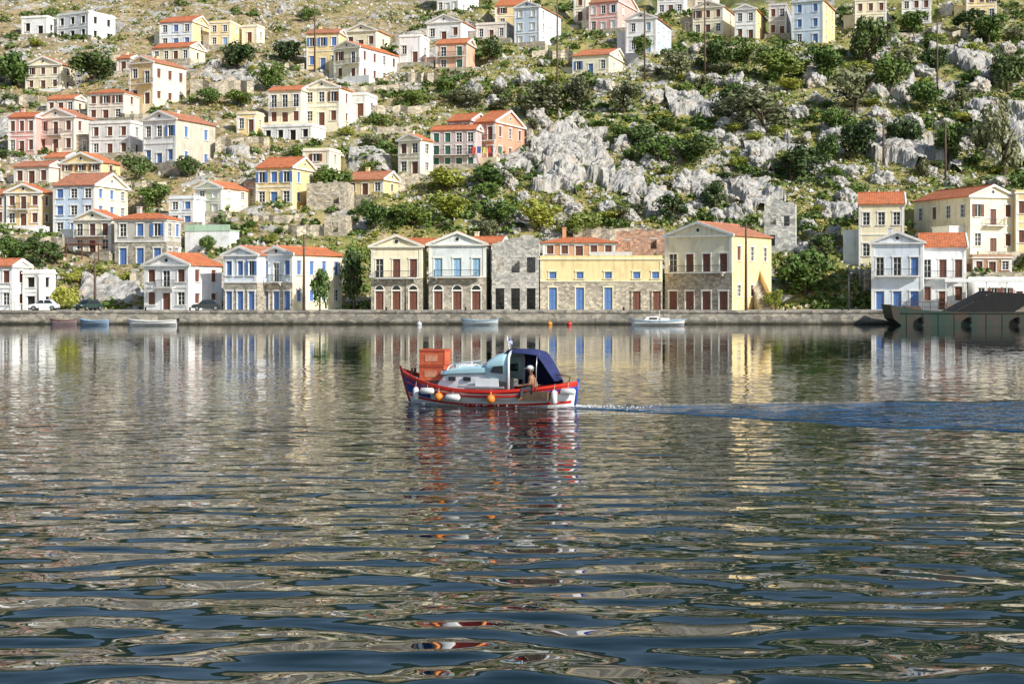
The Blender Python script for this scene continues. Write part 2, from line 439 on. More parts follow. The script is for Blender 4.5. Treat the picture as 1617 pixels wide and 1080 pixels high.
WH=(.88,.88,.86); CR=(.87,.78,.55); YE=(.86,.68,.35); PY=(.88,.81,.59); PB=(.60,.71,.83); PK=(.80,.44,.39); SA=(.82,.38,.25); GR=(.58,.58,.58); BW=(.76,.82,.87); GC=(.78,.82,.60); PC=(.86,.71,.58); OC=(.80,.60,.32)
# waterfront
house('white gabled waterfront house with red roof and brown shutters, beside the blue shuttered pair',228,298,350,492,420,-22,WH,'gf',2,3,2,'brown',Y=192,balc=1)
house('narrow waterfront house with blue shutters, front tinted as blue shade and stone ground floor',353,406,406,495,407,-18,BW,'gf',2,3,0,'blue',Y=190.5,d=11,ground='stone',gd='door')  # blue shade on the cream grey front is put into its wall colour
house('waterfront house with long sunlit yellow side wall and pedimented front tinted as blue shade',411,462,540,492,403,-26,BW,'gf',2,3,4,'blue',Y=191,side=PY,ground='pale',balc=1,gd='door',slope=.34)  # front colour carries the blue shade, side wall its own yellow
house('cream waterfront house with three brown arched doors and two brown upper windows',586,666,674,489,388,-4,CR,'gf',2,3,0,'brown',Y=193,ground='stone',balc=2,gd='arch',trim=(.76,.72,.6))
house('cream waterfront house with light blue upper windows and arched brown doors',677,767,776,489,385,-4,(.72,.77,.74),'gf',2,3,0,'lblue',Y=193,ground='stone',balc=2,gd='arch',dsh='brown',kinds='shut',trim=(.8,.77,.68))
house('low tiled house directly behind the cream house with arched brown doors',630,694,700,400,386,-12,PY,'gs',1,3,0,'brown')
house('low tiled house directly behind the light blue windowed house',728,792,798,398,383,-12,PY,'gs',1,3,0,'brown')
def ruin_open(w,H):
    o=[]
    for i in range(3):
        o.append((w*(i+.5)/3,.05,1.2,2.9,True)); o.append((w*(i+.5)/3,H*.56,1.15,2.1,False))
    return o
house('roofless grey stone ruin with empty windows on the waterfront',777,851,851,489,384,-2,GR,'ruin',2,3,0,Y=193,extra=ruin_open,name='ruined_house',cat='ruin',d=8,rmat=stone('stone_grey',(.50,.49,.46),2.4))
def w7(w,H):
    o=[]
    for q in (872,915,960): o.append(((q-852)/194*w,.03,1.15,3.0,True)); o.append(((q-852)/194*w,H*.62,1.0,.9,False))
    for q in (1005,1035): o.append(((q-852)/194*w,H*.62,1.0,.9,False))
    return o
r7,w_,d_,h_=house('long low yellow building with blue doors and stone lower wall',853,1046,1046,488,408,-1,YE,'flat',2,4,0,'blue',Y=193,ground='pale',gh=3.9,extra=w7,name='waterfront_building',cat='building',kinds='shut',trim=(.80,.74,.5))
for q in (1005,1037):
    window(r7,(-w_/2+(q-852)/194*w_,-d_/2-.16,.02),0,1.1,2.5,'shut','brown',STONE2,True)
t=MB(); t.box(-1.5,-d_/2-.02,h_+.5,4.2,-d_/2+.18,h_+1.0); t.build('name_board',plaster((.70,.68,.6)),r7)
house('tall waterfront house with sunlit yellow side wall, stone ground floor and balcony',1050,1156,1218,487,368,-34,PY,'gf',2,4,3,'brown',Y=192,side=YE,ground='stone',balc=2,gd='door',slope=.34)
house('white waterfront house with pedimented front tinted as shade, beside the landing barge',1376,1458,1464,483,376,-18,BW,'gf',2,3,0,'blue',Y=193,gd='door',balc=2,d=8)  # bluish wall colour paints the shade on a white front
house('white house with red tiled roof adjoining the white pedimented waterfront house at right',1452,1526,1536,480,380,-14,WH,'gs',2,3,1,'brown',Y=195,balc=2,d=9,rc=TERRA)
house('low flat cream building behind the landing barge',1540,1660,1660,486,440,-4,WH,'flat',1,6,0,'brown',Y=196,d=4,name='waterfront_building',cat='building')
house('white building cut off by the left edge on the waterfront',-40,20,34,495,425,-14,WH,'gs',2,3,1,'brown',Y=192)
house('small flat white block beside the building at the left edge, near parked white car',36,62,74,494,436,-14,WH,'flat',2,1,1,'dark',Y=193,kinds='dark',d=5)
# second row
house('orange walled house with shallow tiled roof behind the long yellow building',857,972,972,408,383,-2,(.68,.37,.2),'hip',1,5,0,'brown',d=7,slope=.25)
house('pinkish stone roofless ruin behind the long yellow building',973,1052,1052,406,366,-2,GR,'ruin',1,3,0,rmat=stone('stone_pink',(.58,.36,.26),2.2),extra=lambda w,H:[(w*.22,H*.25,.9,1.5,False),(w*.75,H*.3,.9,1.5,False)],name='ruined_house',cat='ruin',d=6)
house('pale roofless ruin above and right of the tall yellow waterfront house',1207,1256,1258,400,322,-14,GR,'ruin',2,3,0,rmat=stone('stone_white',(.62,.62,.60),1.8),extra=lambda w,H:[(w*.25,H*.15,.9,1.7,False),(w*.72,H*.55,.9,1.6,False),(w*.28,H*.58,.9,1.6,False)],name='ruined_house',cat='ruin',d=6)
house('cream hillside house with brown shutters beside the large pedimented house at right',1356,1428,1436,420,322,-14,CR,'gs',2,3,0,'brown',rc=TERRA)
house('large pale yellow house with wide red roof and pediment at right',1434,1532,1604,402,310,18,PY,'gf',2,3,4,'brown',left=True,balc=1,side=CR,rc=TERRA)
house('yellow house cut off by the right edge',1604,1640,1640,398,306,0,YE,'flat',2,2,0,'brown')
house('brown walled lean-to below the large pedimented house at right',1536,1598,1606,432,408,-6,(.5,.3,.18),'flat',1,3,0,'brown',d=4)
house('grey stone house with blue shutters and low red hip roof',181,262,286,418,345,-18,(.56,.53,.47),'hip',2,3,2,'blue',ground='stone',gd='door')
house('pale yellow gabled house with brown wooden deck, left of the grey stone house',116,176,186,400,346,-14,PY,'gf',2,3,0,'brown',balc=2)
house('pale blue house with yellow side wall and tiled roof, above the brown deck',84,150,202,372,292,-18,PB,'gs',3,3,3,'blue',side=PY)
house('yellow pedimented house with brown shutters near the left edge',10,64,83,358,303,-14,OC,'gf',2,3,1,'brown',balc=1)
house('orange house cut off by the left edge',-30,8,14,352,308,-12,(.74,.40,.18),'gs',2,2,0,'brown')
house('cream house with orange roof and pediment in the middle of the left cluster',96,160,190,290,256,-18,YE,'gf',2,3,1,'brown')
house('low tiled house tucked left of the cream pedimented house',22,78,92,292,262,-16,PC,'gs',1,3,0,'brown')
house('tiled cream house between the pink row and the cream pedimented house',70,104,118,268,248,-16,CR,'gs',1,2,0,'brown')
house('pale green gabled house above the green and white terrace',309,350,394,338,297,-20,GC,'gf',2,2,2,'white',side=PY)
house('small blue grey house adjoining the pale green gabled house',267,306,311,358,314,-14,BW,'flat',2,2,0,'blue')
house('yellow house with red roof and blue shutters beside stone ruins',404,462,500,326,264,-20,YE,'gs',2,3,2,'blue',side=YE)
house('cream flat roofed house behind the yellow house with blue shutters',478,520,538,282,238,-18,CR,'flat',2,1,1,'brown')
house('roofless stone ruin beside the yellow house with blue shutters',484,550,550,332,290,-8,GR,'ruin',1,2,0,extra=lambda w,H:[(w*.3,1.0,1.1,1.6,False),(w*.7,1.0,1.1,1.6,False)],name='ruined_house',cat='ruin',d=5)
house('small yellow house with red roof below the salmon row',547,606,632,308,283,-18,YE,'gs',1,3,1,'brown')
house('small roofless stone shell beneath the roofless stone ruin',512,546,546,372,340,-8,GR,'ruin',1,1,0,extra=lambda w,H:[(w*.5,.5,1.0,1.6,False)],name='ruined_house',cat='ruin',d=4)
# salmon row
house('narrow cream gabled house at the left end of the salmon row',629,664,684,276,220,-24,PY,'gf',2,2,1,'brown')
house('mauve grey long house with red roof joined to the salmon house',680,752,758,264,204,-14,(.58,.47,.46),'gs',3,4,0,'green',balc=2,rc=TERRA)
house('rust red middle block with low gable rising between the mauve and salmon houses',706,744,770,238,190,-20,(.66,.36,.28),'gs',2,2,1,'brown',rc=TERRA)
house('salmon pink house with pediment hanging over the scrub',750,782,828,252,192,-30,SA,'gs',2,2,3,'brown',side=SA,balc=1,rc=TERRA)
# left cluster
house('pink house near the left edge with brown shutters',13,56,62,244,184,-14,PK,'gs',2,3,0,'brown')
house('cream pink pedimented house beside the pink house',58,118,150,240,184,-20,PC,'gf',2,3,2,'brown',balc=1)
house('small low house with red roof above the cream pink pedimented house',74,118,134,180,156,-16,PC,'gs',1,3,1,'brown')
house('faded pink house with wide eaves above the grey white pair',138,196,220,190,146,-18,PC,'hip',2,3,1,'brown')
house('grey white two storey house with brown shutters left of the white gabled house',141,206,226,246,194,-18,(.78,.75,.72),'flat',2,3,1,'brown')
house('white gabled hillside house with blue shutters and stone side wall',226,278,340,264,188,-26,WH,'gf',2,3,2,'blue',side=(.60,.55,.45))
house('tall yellow pedimented house alone above the white gabled house',204,242,294,166,98,-28,YE,'gf',2,2,3,'brown',side=PY,balc=1)
house('low cream house among trees at upper left',40,96,118,142,102,-16,CR,'gf',2,3,1,'brown')
house('small white block at the upper left',34,74,88,58,28,-14,WH,'flat',1,2,1,'dark',kinds='dark')
house('larger white block with grey side at the upper left',90,140,182,62,20,-24,(.76,.78,.82),'flat',2,3,2,'dark',side=WH,kinds='dark')
house('pale blue and yellow house at top left centre',252,304,332,76,34,-18,BW,'gs',2,3,1,'blue',side=YE)
house('yellow house right of the pale blue and yellow one at top left centre',330,364,382,74,36,-14,YE,'flat',2,2,1,'lblue')
house('small cream shed right of the yellow house at top left centre',382,406,416,68,42,-14,PY,'flat',1,1,1,'brown')
house('low cream house with tiled roof above the tall yellow pedimented house',240,300,324,98,74,-16,CR,'gs',1,4,1,'brown')
house('tiny tiled cream house left of the tall yellow pedimented house',184,206,210,112,92,-16,PC,'gs',1,1,0,'brown')
house('pale house with red roof right of the tiled low cream one',424,476,482,198,142,-14,CR,'gs',2,3,0,'brown',balc=2)
house('cream pedimented house over the white terrace',480,536,558,198,138,-18,PY,'gf',2,3,1,'brown')
house('flat white terrace building below the cream pedimented house',414,492,514,222,199,-16,WH,'flat',1,4,0,'dark',kinds='dark')
house('small yellow house left of the flat white terrace building',374,404,416,210,180,-16,YE,'flat',1,2,1,'brown')
house('small grey white house right of the cream pedimented house',542,578,596,184,150,-18,(.76,.78,.80),'flat',1,2,1,'brown')
house('yellow and blue house at top centre left',484,536,546,110,52,-14,YE,'gs',2,3,0,'blue')
house('cream gabled house behind the brown windowed one at top centre left',546,594,616,80,48,-18,CR,'gf',1,3,1,'brown')
house('cream house with brown balcony doors and white side wall at top centre left',527,568,630,126,74,-26,PY,'gf',2,2,4,'brown',side=WH,balc=1)
house('low white house between the brown balcony house and the orange pink house',630,664,678,100,58,-16,WH,'flat',1,2,1,'brown')
house('white pedimented house above the orange pink house',674,728,754,66,34,-18,WH,'gf',1,3,1,'brown')
house('orange pink house with green balcony doors',688,738,750,110,68,-14,(.78,.48,.33),'gs',2,2,0,'green',balc=2)
house('low white house with terracotta gate right of the white pedimented house',752,800,814,64,38,-14,(.8,.7,.62),'flat',1,3,0,'brown')
house('yellow house with red roof at the top centre',782,828,844,42,8,-14,YE,'gs',2,2,0,'brown')
house('tall pale blue gabled house at the top centre',812,852,910,72,10,-26,PB,'gf',3,2,3,'white',side=(.76,.80,.86))
house('rose red house at the top right of centre',930,976,1034,50,2,-24,PK,'gs',2,3,2,'white',side=PK)
house('pale blue gabled house below the rose red house',988,1036,1088,84,28,-24,WH,'gf',2,2,3,'lblue',side=PB)
house('low pale yellow house with blue windows standing alone on the upper slope',904,962,1014,118,86,-22,PY,'gs',1,3,2,'blue',side=PY,slope=.3)
house('cream house with brown windows right of the pale blue gabled house',1094,1142,1166,54,10,-18,CR,'gf',2,3,1,'brown')
house('white gabled house between cream and grey houses along the top',1160,1194,1220,64,14,-22,WH,'gf',2,2,2,'brown',side=YE)
house('grey house beside the bright blue and yellow house at the top',1214,1242,1256,58,8,-18,(.54,.53,.54),'flat',2,2,1,'brown')
house('light blue house with sunlit yellow side at the top right',1250,1300,1342,70,0,-22,PB,'gf',3,2,2,'blue',side=YE)
house('cream house behind trees along the top right',1350,1400,1426,44,0,-14,CR,'flat',2,3,1,'brown')
house('white house with red roof at the top right next to cream house',1424,1470,1486,38,-4,-14,WH,'gs',2,3,1,'brown')
house('yellow house at the top right corner',1526,1574,1600,32,-14,-16,YE,'flat',2,3,1,'brown')
house('white house with tall windows cropped by the top edge',690,724,760,20,-24,-20,WH,'gs',2,3,2,'white')
house('grey white house cropped by the top edge above the pale blue gabled house',1038,1080,1100,22,-16,-16,(.7,.7,.72),'flat',2,3,1,'brown')
house('cream house cropped by the top edge left of the rose red house',906,926,932,34,-6,-16,PY,'flat',2,1,0,'brown')
house('peach house squeezed between the rose red house and the cream house at the top',1098,1126,1136,16,-18,-16,PC,'gs',2,2,0,'brown')

# ---- terrain mesh
def axis(a,b,c,d,fine,coarse):
    o=[];x=a
    while x<b: o.append(x); x+=coarse
    x=b
    while x<c: o.append(x); x+=fine
    x=c
    while x<=d: o.append(x); x+=coarse
    return o
xs=axis(-330,-150,150,330,1.0,6); ys=axis(196,196,385,720,1.0,5)
vs=[(x,y,hdet(x,y)) for y in ys for x in xs]; nx=len(xs)
fs=[(j*nx+i,j*nx+i+1,(j+1)*nx+i+1,(j+1)*nx+i) for j in range(len(ys)-1) for i in range(nx-1)]
me=bpy.data.meshes.new('hillside'); me.from_pydata(vs,[],fs); me.polygons.foreach_set('use_smooth',[True]*len(fs))
m,nt,b=newmat('hillside_ground'); v=coords(nt)
g=ramp(nt,noi(nt,v,.35,6,.7),[(.3,(.07,.11,.02)),(.43,(.17,.21,.045)),(.53,(.34,.31,.10)),(.66,(.48,.37,.18))])
dry=ramp(nt,noi(nt,v,.8,6,.7),[(.32,(.13,.12,.04)),(.44,(.28,.24,.11)),(.56,(.45,.33,.18)),(.72,(.58,.50,.40))])
big=noi(nt,v,.035,3)
sx=N(nt,'ShaderNodeSeparateXYZ'); nt.links.new(v,sx.inputs[0])
lf=mth(nt,'MULTIPLY',mth(nt,'ADD',sx.outputs[0],2),-.0034)
bf=ramp(nt,mth(nt,'ADD',big,lf),[(.48,(0,0,0)),(.66,(1,1,1))])
c=mixc(nt,bf,g,dry)
rk=ramp(nt,noi(nt,v,1.3,5,.75),[(.33,(.18,.17,.15)),(.48,(.50,.48,.44)),(.7,(.64,.62,.57))])
rf=ramp(nt,mth(nt,'ADD',noi(nt,v,.16,6,.7),mth(nt,'MULTIPLY',big,.25)),[(.67,(0,0,0)),(.71,(1,1,1))])
c=mixc(nt,rf,c,rk)
reflect_dark=ramp(nt,noi(nt,v,.14,6,.75),[(.40,(.006,.018,.010)),(.54,(.018,.038,.016)),(.62,(.07,.09,.045)),(.70,(.60,.57,.50))])  # unseen upper slope coloured dark to deepen its reflection in the water
up=N(nt,'ShaderNodeMapRange',interpolation_type='SMOOTHSTEP'); up.inputs[1].default_value=368; up.inputs[2].default_value=392; nt.links.new(sx.outputs[1],up.inputs[0])
c=mixc(nt,up.outputs[0],c,reflect_dark)
nt.links.new(c,b.inputs['Base Color']); b.inputs['Roughness'].default_value=1.0
bump(nt,b,noi(nt,v,1.6,4,.75),1.0,.4)
me.materials.append(m); tag(link('hillside',me),kind='structure')

# quay
q=MB(); q.box(-330,187,-3,330,200,1.72)
x=-330
while x<330:
    l=RN.uniform(2.0,3.4); q.box(x,186.86+RN.uniform(-.03,.03),1.5,min(x+l-.02,330),188.2,1.8+RN.uniform(-.015,.02)); x+=l
tag(q.build('quay',stone('quay_stone',(.34,.32,.28),1.3,True)),kind='structure')
q=MB(); q.box(-330,188.2,1.73,330,200,1.79); tag(q.build('pavement',M('quay_concrete',(.46,.43,.38),(.32,.30,.26),.5,.9)),kind='structure')

# ---- terrace walls
for (L,R_,base,hp,lab) in ((300,400,150,22,'below the low cream tiled house'),(0,60,168,16,'at the left edge under the trees'),(340,425,235,16,'left of the flat white terrace building'),
    (540,640,150,14,'below the white sided balcony house'),(0,100,392,16,'above the parked cars'),(600,700,288,12,'below the salmon row'),(440,512,372,14,'under the roofless stone ruin'),
    (205,300,448,16,'above the white gabled waterfront house'),(905,1050,372,12,'above the pinkish stone ruin'),(1340,1380,440,14,'beside the white pedimented waterfront house'),(640,690,128,12,'under the orange pink house'),
    (840,905,92,12,'left of the low pale yellow house'),(1090,1250,86,12,'below the row of houses along the top'),(200,262,300,12,'right of the cream pedimented house in the left cluster'),(190,262,192,12,'under the tall yellow pedimented house'),
    (400,480,352,12,'below the yellow house with blue shutters'),(350,420,300,10,'right of the pale green gabled house'),(560,650,210,10,'right of the small grey white house'),(120,240,96,9,'across the bare slope at upper left'),
    (300,420,420,12,'above the blue shuttered waterfront pair'),(1400,1530,60,10,'under the top right trees'),(180,330,124,9,'across the slope behind the tall yellow pedimented house'),(400,480,112,10,'left of the yellow and blue top house'),(560,680,176,9,'on the open slope above the salmon row')):
    n=10; t=MB()
    pts=[ray(L+(R_-L)*i/n,base+RN.uniform(-2,2)) for i in range(n+1)]
    top=[p.z+hp*p.y/F+RN.uniform(-.2,.2) for p in pts]
    for i in range(n):
        p,p2=pts[i],pts[i+1]
        A=[(p.x,p.y,p.z-2),(p2.x,p2.y,p2.z-2),(p2.x,p2.y,top[i+1]),(p.x,p.y,top[i]),(p.x,p.y+.6,p.z-2),(p2.x,p2.y+.6,p2.z-2),(p2.x,p2.y+.6,top[i+1]),(p.x,p.y+.6,top[i])]
        t.add(A,[(0,1,2,3),(4,5,6,7),(3,2,6,7),(0,3,7,4),(1,2,6,5)])
    tag(t.build('terrace_wall',STONE2),'dry stone terrace wall '+lab,'wall')

# ---- rocks
RK=rockmat()
def outcrop(px0,px1,py0,py1,amp,label,seed):
    a=ray((px0+px1)/2,py1); b_=ray((px0+px1)/2,py0+amp*6); cy=(a.y+b_.y)/2; ry=max(4,(b_.y-a.y)/2+1); cx=((px0+px1)/2-CX)/F*cy; rx=(px1-px0)/2*cy/F+1
    st=.4; nx_=int(2*rx/st)+1; ny_=int(2*ry/st)+1
    V=[];ok=[]
    for j in range(ny_):
        for i in range(nx_):
            x=cx-rx+i*st; y=cy-ry+j*st
            u=(x-cx)/rx; w=(y-cy)/ry
            e=1-math.sqrt(u*u+w*w)+.9*noise.fractal(Vector((x/5,y/6,seed)),.7,2,3)-.1
            wx=x+.9*noise.noise(Vector((x/1.6,y/1.6,seed+3))); wy=y+.9*noise.noise(Vector((x/1.6,y/1.6,seed+13)))
            D1,P1=noise.voronoi(Vector((wx/4.4,wy/6.0,seed)))
            D2=noise.voronoi(Vector((wx/1.8,wy/2.8,seed+5)))[0]
            hc=.5+.5*noise.noise(P1[0]*3.7)
            big=hc*(1-min(1,D1[0]*1.1)**2.4)
            sml=1-min(1,D2[0]*1.15)**2.2
            h=amp*sm(-.02,.22,e)*(.22+.8*big*1.2+.26*sml)+.26*noise.fractal(Vector((x*1.1,y*1.1,seed)),.6,2.2,3)
            if e<0: h=-1.2
            V.append((x,y,hdet(x,y)+h-.25)); ok.append(e>-.08)
    fs=[]
    for j in range(ny_-1):
        for i in range(nx_-1):
            k=j*nx_+i
            if ok[k] or ok[k+1] or ok[k+nx_] or ok[k+nx_+1]: fs.append((k,k+1,k+1+nx_,k+nx_))
    me=bpy.data.meshes.new('rock_outcrop'); me.from_pydata(V,[],fs); me.materials.append(RK); me.validate()
    tag(link('rock_outcrop',me),label,'rock')
for i,a in enumerate([(838,960,176,306,3.2,'large pale limestone crag in the middle of the slope'),(1062,1124,134,194,2.4,'pale crag right of the low yellow upper house'),
    (1185,1295,204,268,2.4,'broad jagged outcrop in the middle right of the slope'),(1492,1574,52,134,3.2,'pale crag near the top right corner'),(1080,1155,268,320,2.2,'outcrop above the tall yellow waterfront house'),
    (1368,1486,188,270,3.2,'dark crevassed outcrop above the large pedimented house'),(1165,1228,272,332,2.2,'outcrop just above the pale roofless ruin'),(1550,1640,150,262,3.0,'outcrop cut off by the right edge'),
    (965,1010,262,310,2.0,'small outcrop right of the large pale crag'),(1115,1195,140,180,2.1,'low outcrop below the trees at upper right'),(1312,1370,308,350,2.2,'outcrop left of the yellow hillside houses'),
    (785,830,232,274,1.8,'outcrop just below the salmon pink house'),(1400,1500,108,164,2.8,'outcrop below the top right trees'),(560,612,235,262,1.5,'bare rocky patch left of the salmon row'),
    (300,370,425,480,1.6,'rocky bank behind the white gabled waterfront house'),(130,222,430,486,1.8,'rocky bank behind the parked green car'),(350,402,230,262,1.5,'rocky patch between houses at left centre'),(1015,1060,292,345,1.9,'outcrop above the orange walled house'),
    (1295,1345,212,246,2.1,'outcrop between the dark evergreens at right'),(1025,1070,212,238,1.7,'outcrop under the spreading bush tree'),(330,420,92,130,1.4,'bare rocky patch under the large dark tree'),(0,90,182,212,1.3,'rocky patch above the pink house')]):
    outcrop(*a,seed=i*7.3+1)
def rockproto(seed):
    bm=bmesh.new(); bmesh.ops.create_icosphere(bm,subdivisions=4,radius=1)
    for v in bm.verts:
        p=v.co.copy(); n=noise.fractal(p*1.4+Vector((seed,0,0)),.7,2.1,4); c=noise.cell(p*1.5+Vector((0,seed,0)))
        v.co=p*(1+.40*n+.14*c); v.co.z*=.8
    me=bpy.data.meshes.new('boulder'); bm.to_mesh(me); bm.free(); me.materials.append(RK); return me
RP=[rockproto(i*3.7) for i in range(6)]
def blocked(px,py,w,h,slack=.25):
    for (L,R_,T,B,Y) in RECT:
        ox=min(px+w/2,R_)-max(px-w/2,L); oy=min(py,B)-max(py-h,T)
        if ox>w*slack and oy>h*slack*.6+1: return True
    return False
cnt=0;tries=0
while cnt<290 and tries<8000:
    tries+=1
    px=RN.uniform(0,1617) if RN.random()<.15 else RN.uniform(760,1617); py=RN.uniform(5,420 if px>560 else 300)
    if RN.random()> .25+.75*(noise.noise(Vector((px/100,py/50,4)))>0): continue
    w=RN.uniform(8,34)
    if blocked(px,py,w,w*.7,.1): continue
    p=ray(px,py)
    if near_house(p.x,p.y,1.0): continue
    s=w*p.y/F/2
    o=link('boulder',RN.choice(RP)); o.location=(p.x,p.y,hdet(p.x,p.y)+.15*s); o.rotation_euler=(RN.uniform(-.4,.4),RN.uniform(-.4,.4),RN.uniform(0,6.3)); o.scale=(s,s,s*RN.uniform(.8,1.4))
    z='left' if px<560 else 'right'
    tag(o,'grey limestone boulder lying loose on the %s half of the slope'%z,'rock','boulders on the %s half of the slope'%z); cnt+=1
def scatter(name,n,fn,mat,kindlab,dens):
    mb=MB(); k=0;t=0
    while k<n and t<n*6:
        t+=1
        px=RN.uniform(-60,1680); y=199.5+170*RN.random()**1.2
        x=(px-CX)/F*y
        if near_house(x,y,.7): continue
        if RN.random()>dens(x,y): continue
        fn(mb,x,y,hdet(x,y)); k+=1
    tag(mb.build(name,mat),kindlab[0],kindlab[1],kind='stuff')
def tuft(s0,s1,nq,up=.55):
    def f(mb,x,y,z):
        s=RN.uniform(s0,s1)
        for _ in range(nq):
            a=RN.uniform(0,6.28); r=s*RN.random()**.5; zz=z+RN.uniform(0,up)*s*(1.15-.8*r/s)*1.3
            c=Vector((x+r*math.cos(a),y+r*math.sin(a),zz)); l=min(.42,s*RN.uniform(.2,.4))
            u=Vector((RN.gauss(0,1),RN.gauss(0,1),RN.gauss(0,.6))).normalized(); w=u.cross(Vector((RN.gauss(0,1),RN.gauss(0,1),RN.gauss(0,1)))).normalized()
            mb.quad(c-u*l-w*l*.5,c+u*l-w*l*.6,c+u*l*.8+w*l*.6,c-u*l*.7+w*l*.5)
    return f
def stonef(mb,x,y,z):
    s=RN.uniform(.12,.55); n=6
    top=(x+RN.uniform(-.1,.1),y,z+s*RN.uniform(.6,1.3))
    ring=[(x+s*RN.uniform(.7,1.2)*math.cos(k*6.283/n),y+s*RN.uniform(.7,1.2)*math.sin(k*6.283/n),z-.1) for k in range(n)]
    rg2=[(x+(q[0]-x)*.75,y+(q[1]-y)*.75,z+s*RN.uniform(.4,.8)) for q in ring]
    mb.add(ring+rg2+[top],[(k,(k+1)%n,n+(k+1)%n,n+k) for k in range(n)]+[(n+k,n+(k+1)%n,2*n) for k in range(n)])
LG=leafmat('scrub_green',(.06,.11,.018),(.15,.20,.035),(.32,.33,.07))
LY=leafmat('scrub_yellow',(.24,.24,.05),(.40,.35,.10),(.54,.42,.16))
LBU=leafmat('bush_green',(.04,.085,.015),(.11,.175,.03),(.26,.29,.06))
def dn(off,lowleft=.5):
    return lambda x,y:(.25+.75*(noise.noise(Vector((x/14,y/14,off)))>-.05))*(1 if x>-25 else lowleft)
scatter('green_scrub',8500,tuft(.4,1.2,9),LG,('low green scrub covering the slope','scrub'),dn(1,.55))
scatter('dry_grass',10500,tuft(.35,.9,8),LY,('yellow green dry grass tufts on the slope','grass'),dn(8,.6))
scatter('dense_bushes',1050,tuft(.9,1.8,44,.75),LBU,('dense low bushes merging into thickets on the slope','bushes'),lambda x,y:(noise.noise(Vector((x/20,y/17,21)))>-.02)*(1 if x>-28 else .3))
scatter('loose_stones',8000,stonef,M('loose_stone',(.60,.58,.53),(.38,.36,.32),.6,.95),('small loose pale stones on the slope','stones'),dn(15,1))

# ---- trees and shrubs
def crown(seed,ncl,nl,ls,flat=1.0):
    r=random.Random(seed); mb=MB()
    cl=[]; lob=[Vector((r.uniform(-.4,.4),r.uniform(-.4,.4),r.uniform(-.3,.3))) for _ in range(3)]
    for i in range(ncl):
        while True:
            p=Vector((r.uniform(-1,1),r.uniform(-1,1),r.uniform(-1,1)))
            if .15<p.length<1: break
        p=p*(.45+.3*r.random())+lob[i%3]; cr=r.uniform(.15,.40)
        cl.append((Vector((p.x,p.y,(p.z*.82+1.0)*flat)),cr))
    for (c,cr) in cl:
        for _ in range(nl):
            d=Vector((r.gauss(0,1),r.gauss(0,1),r.gauss(0,1))).normalized()
            p=c+d*cr*r.uniform(.55,1.15); p.z=max(p.z,.03)
            nrm=(d+Vector((r.gauss(0,.5),r.gauss(0,.5),r.gauss(0,.5)))).normalized()
            u=nrm.orthogonal().normalized(); u=(u*math.cos(r.uniform(0,6.28))+nrm.cross(u)*math.sin(r.uniform(0,6.28))).normalized(); w=nrm.cross(u)
            l=ls*r.uniform(.6,1.3)
            mb.quad(p-u*l,p-w*l*.55,p+u*l,p+w*l*.55)
    return mb
def trunk(seed,top=1.3):
    r=random.Random(seed); mb=MB()
    mb.tube([(0,0,-.5),(.03,.02,.2),(-.02,.04,.6),(.03,0,top)],[.09,.07,.05,.02],7)
    for i in range(6):
        a=r.uniform(0,6.28); z=r.uniform(.25,.8); l=r.uniform(.5,.8)
        mb.tube([(0,0,z),(l*.5*math.cos(a),l*.5*math.sin(a),z+.25),(l*math.cos(a),l*math.sin(a),z+.55)],[.04,.028,.01],5)
    return mb
BARK=M('bark',(.11,.08,.055),(.06,.045,.03),5,.95)
LD=leafmat('dark_leaves',(.022,.05,.012),(.06,.105,.022),(.13,.18,.04))
LM=leafmat('mid_leaves',(.04,.09,.015),(.11,.185,.03),(.25,.30,.055))
LO=leafmat('olive_leaves',(.09,.11,.05),(.18,.19,.09),(.30,.31,.15))
LB=leafmat('yellow_green_leaves',(.15,.19,.022),(.31,.35,.045),(.50,.47,.09))
PR={}
for key,lm in (('d',LD),('m',LM),('o',LO),('b',LB)):
    PR[key]=[crown(sum(map(ord,key))*10+i,28 if key!='o' else 20,66,.088).mesh('crown',lm) for i in range(5)]
TK=[trunk(i).mesh('trunk',BARK,True) for i in range(3)]
def plant(px,py,w,h,key,label,group=None,name='tree',cat='tree',Y=None):
    if Y: p=Vector(((px-CX)/F*Y,Y,1.8))
    else: p=ray(px,py)
    z=1.78 if Y else hdet(p.x,p.y)-.15
    o=empty(name,(p.x,p.y,z),RN.uniform(0,6.28)); sw=w*p.y/F/1.9; shh=h*p.y/F/1.9
    o.scale=(sw*RN.uniform(.9,1.15),sw*RN.uniform(.75,1.05),shh); tag(o,label,cat,group)
    link('trunk',RN.choice(TK),o); link('crown',RN.choice(PR[key]),o)
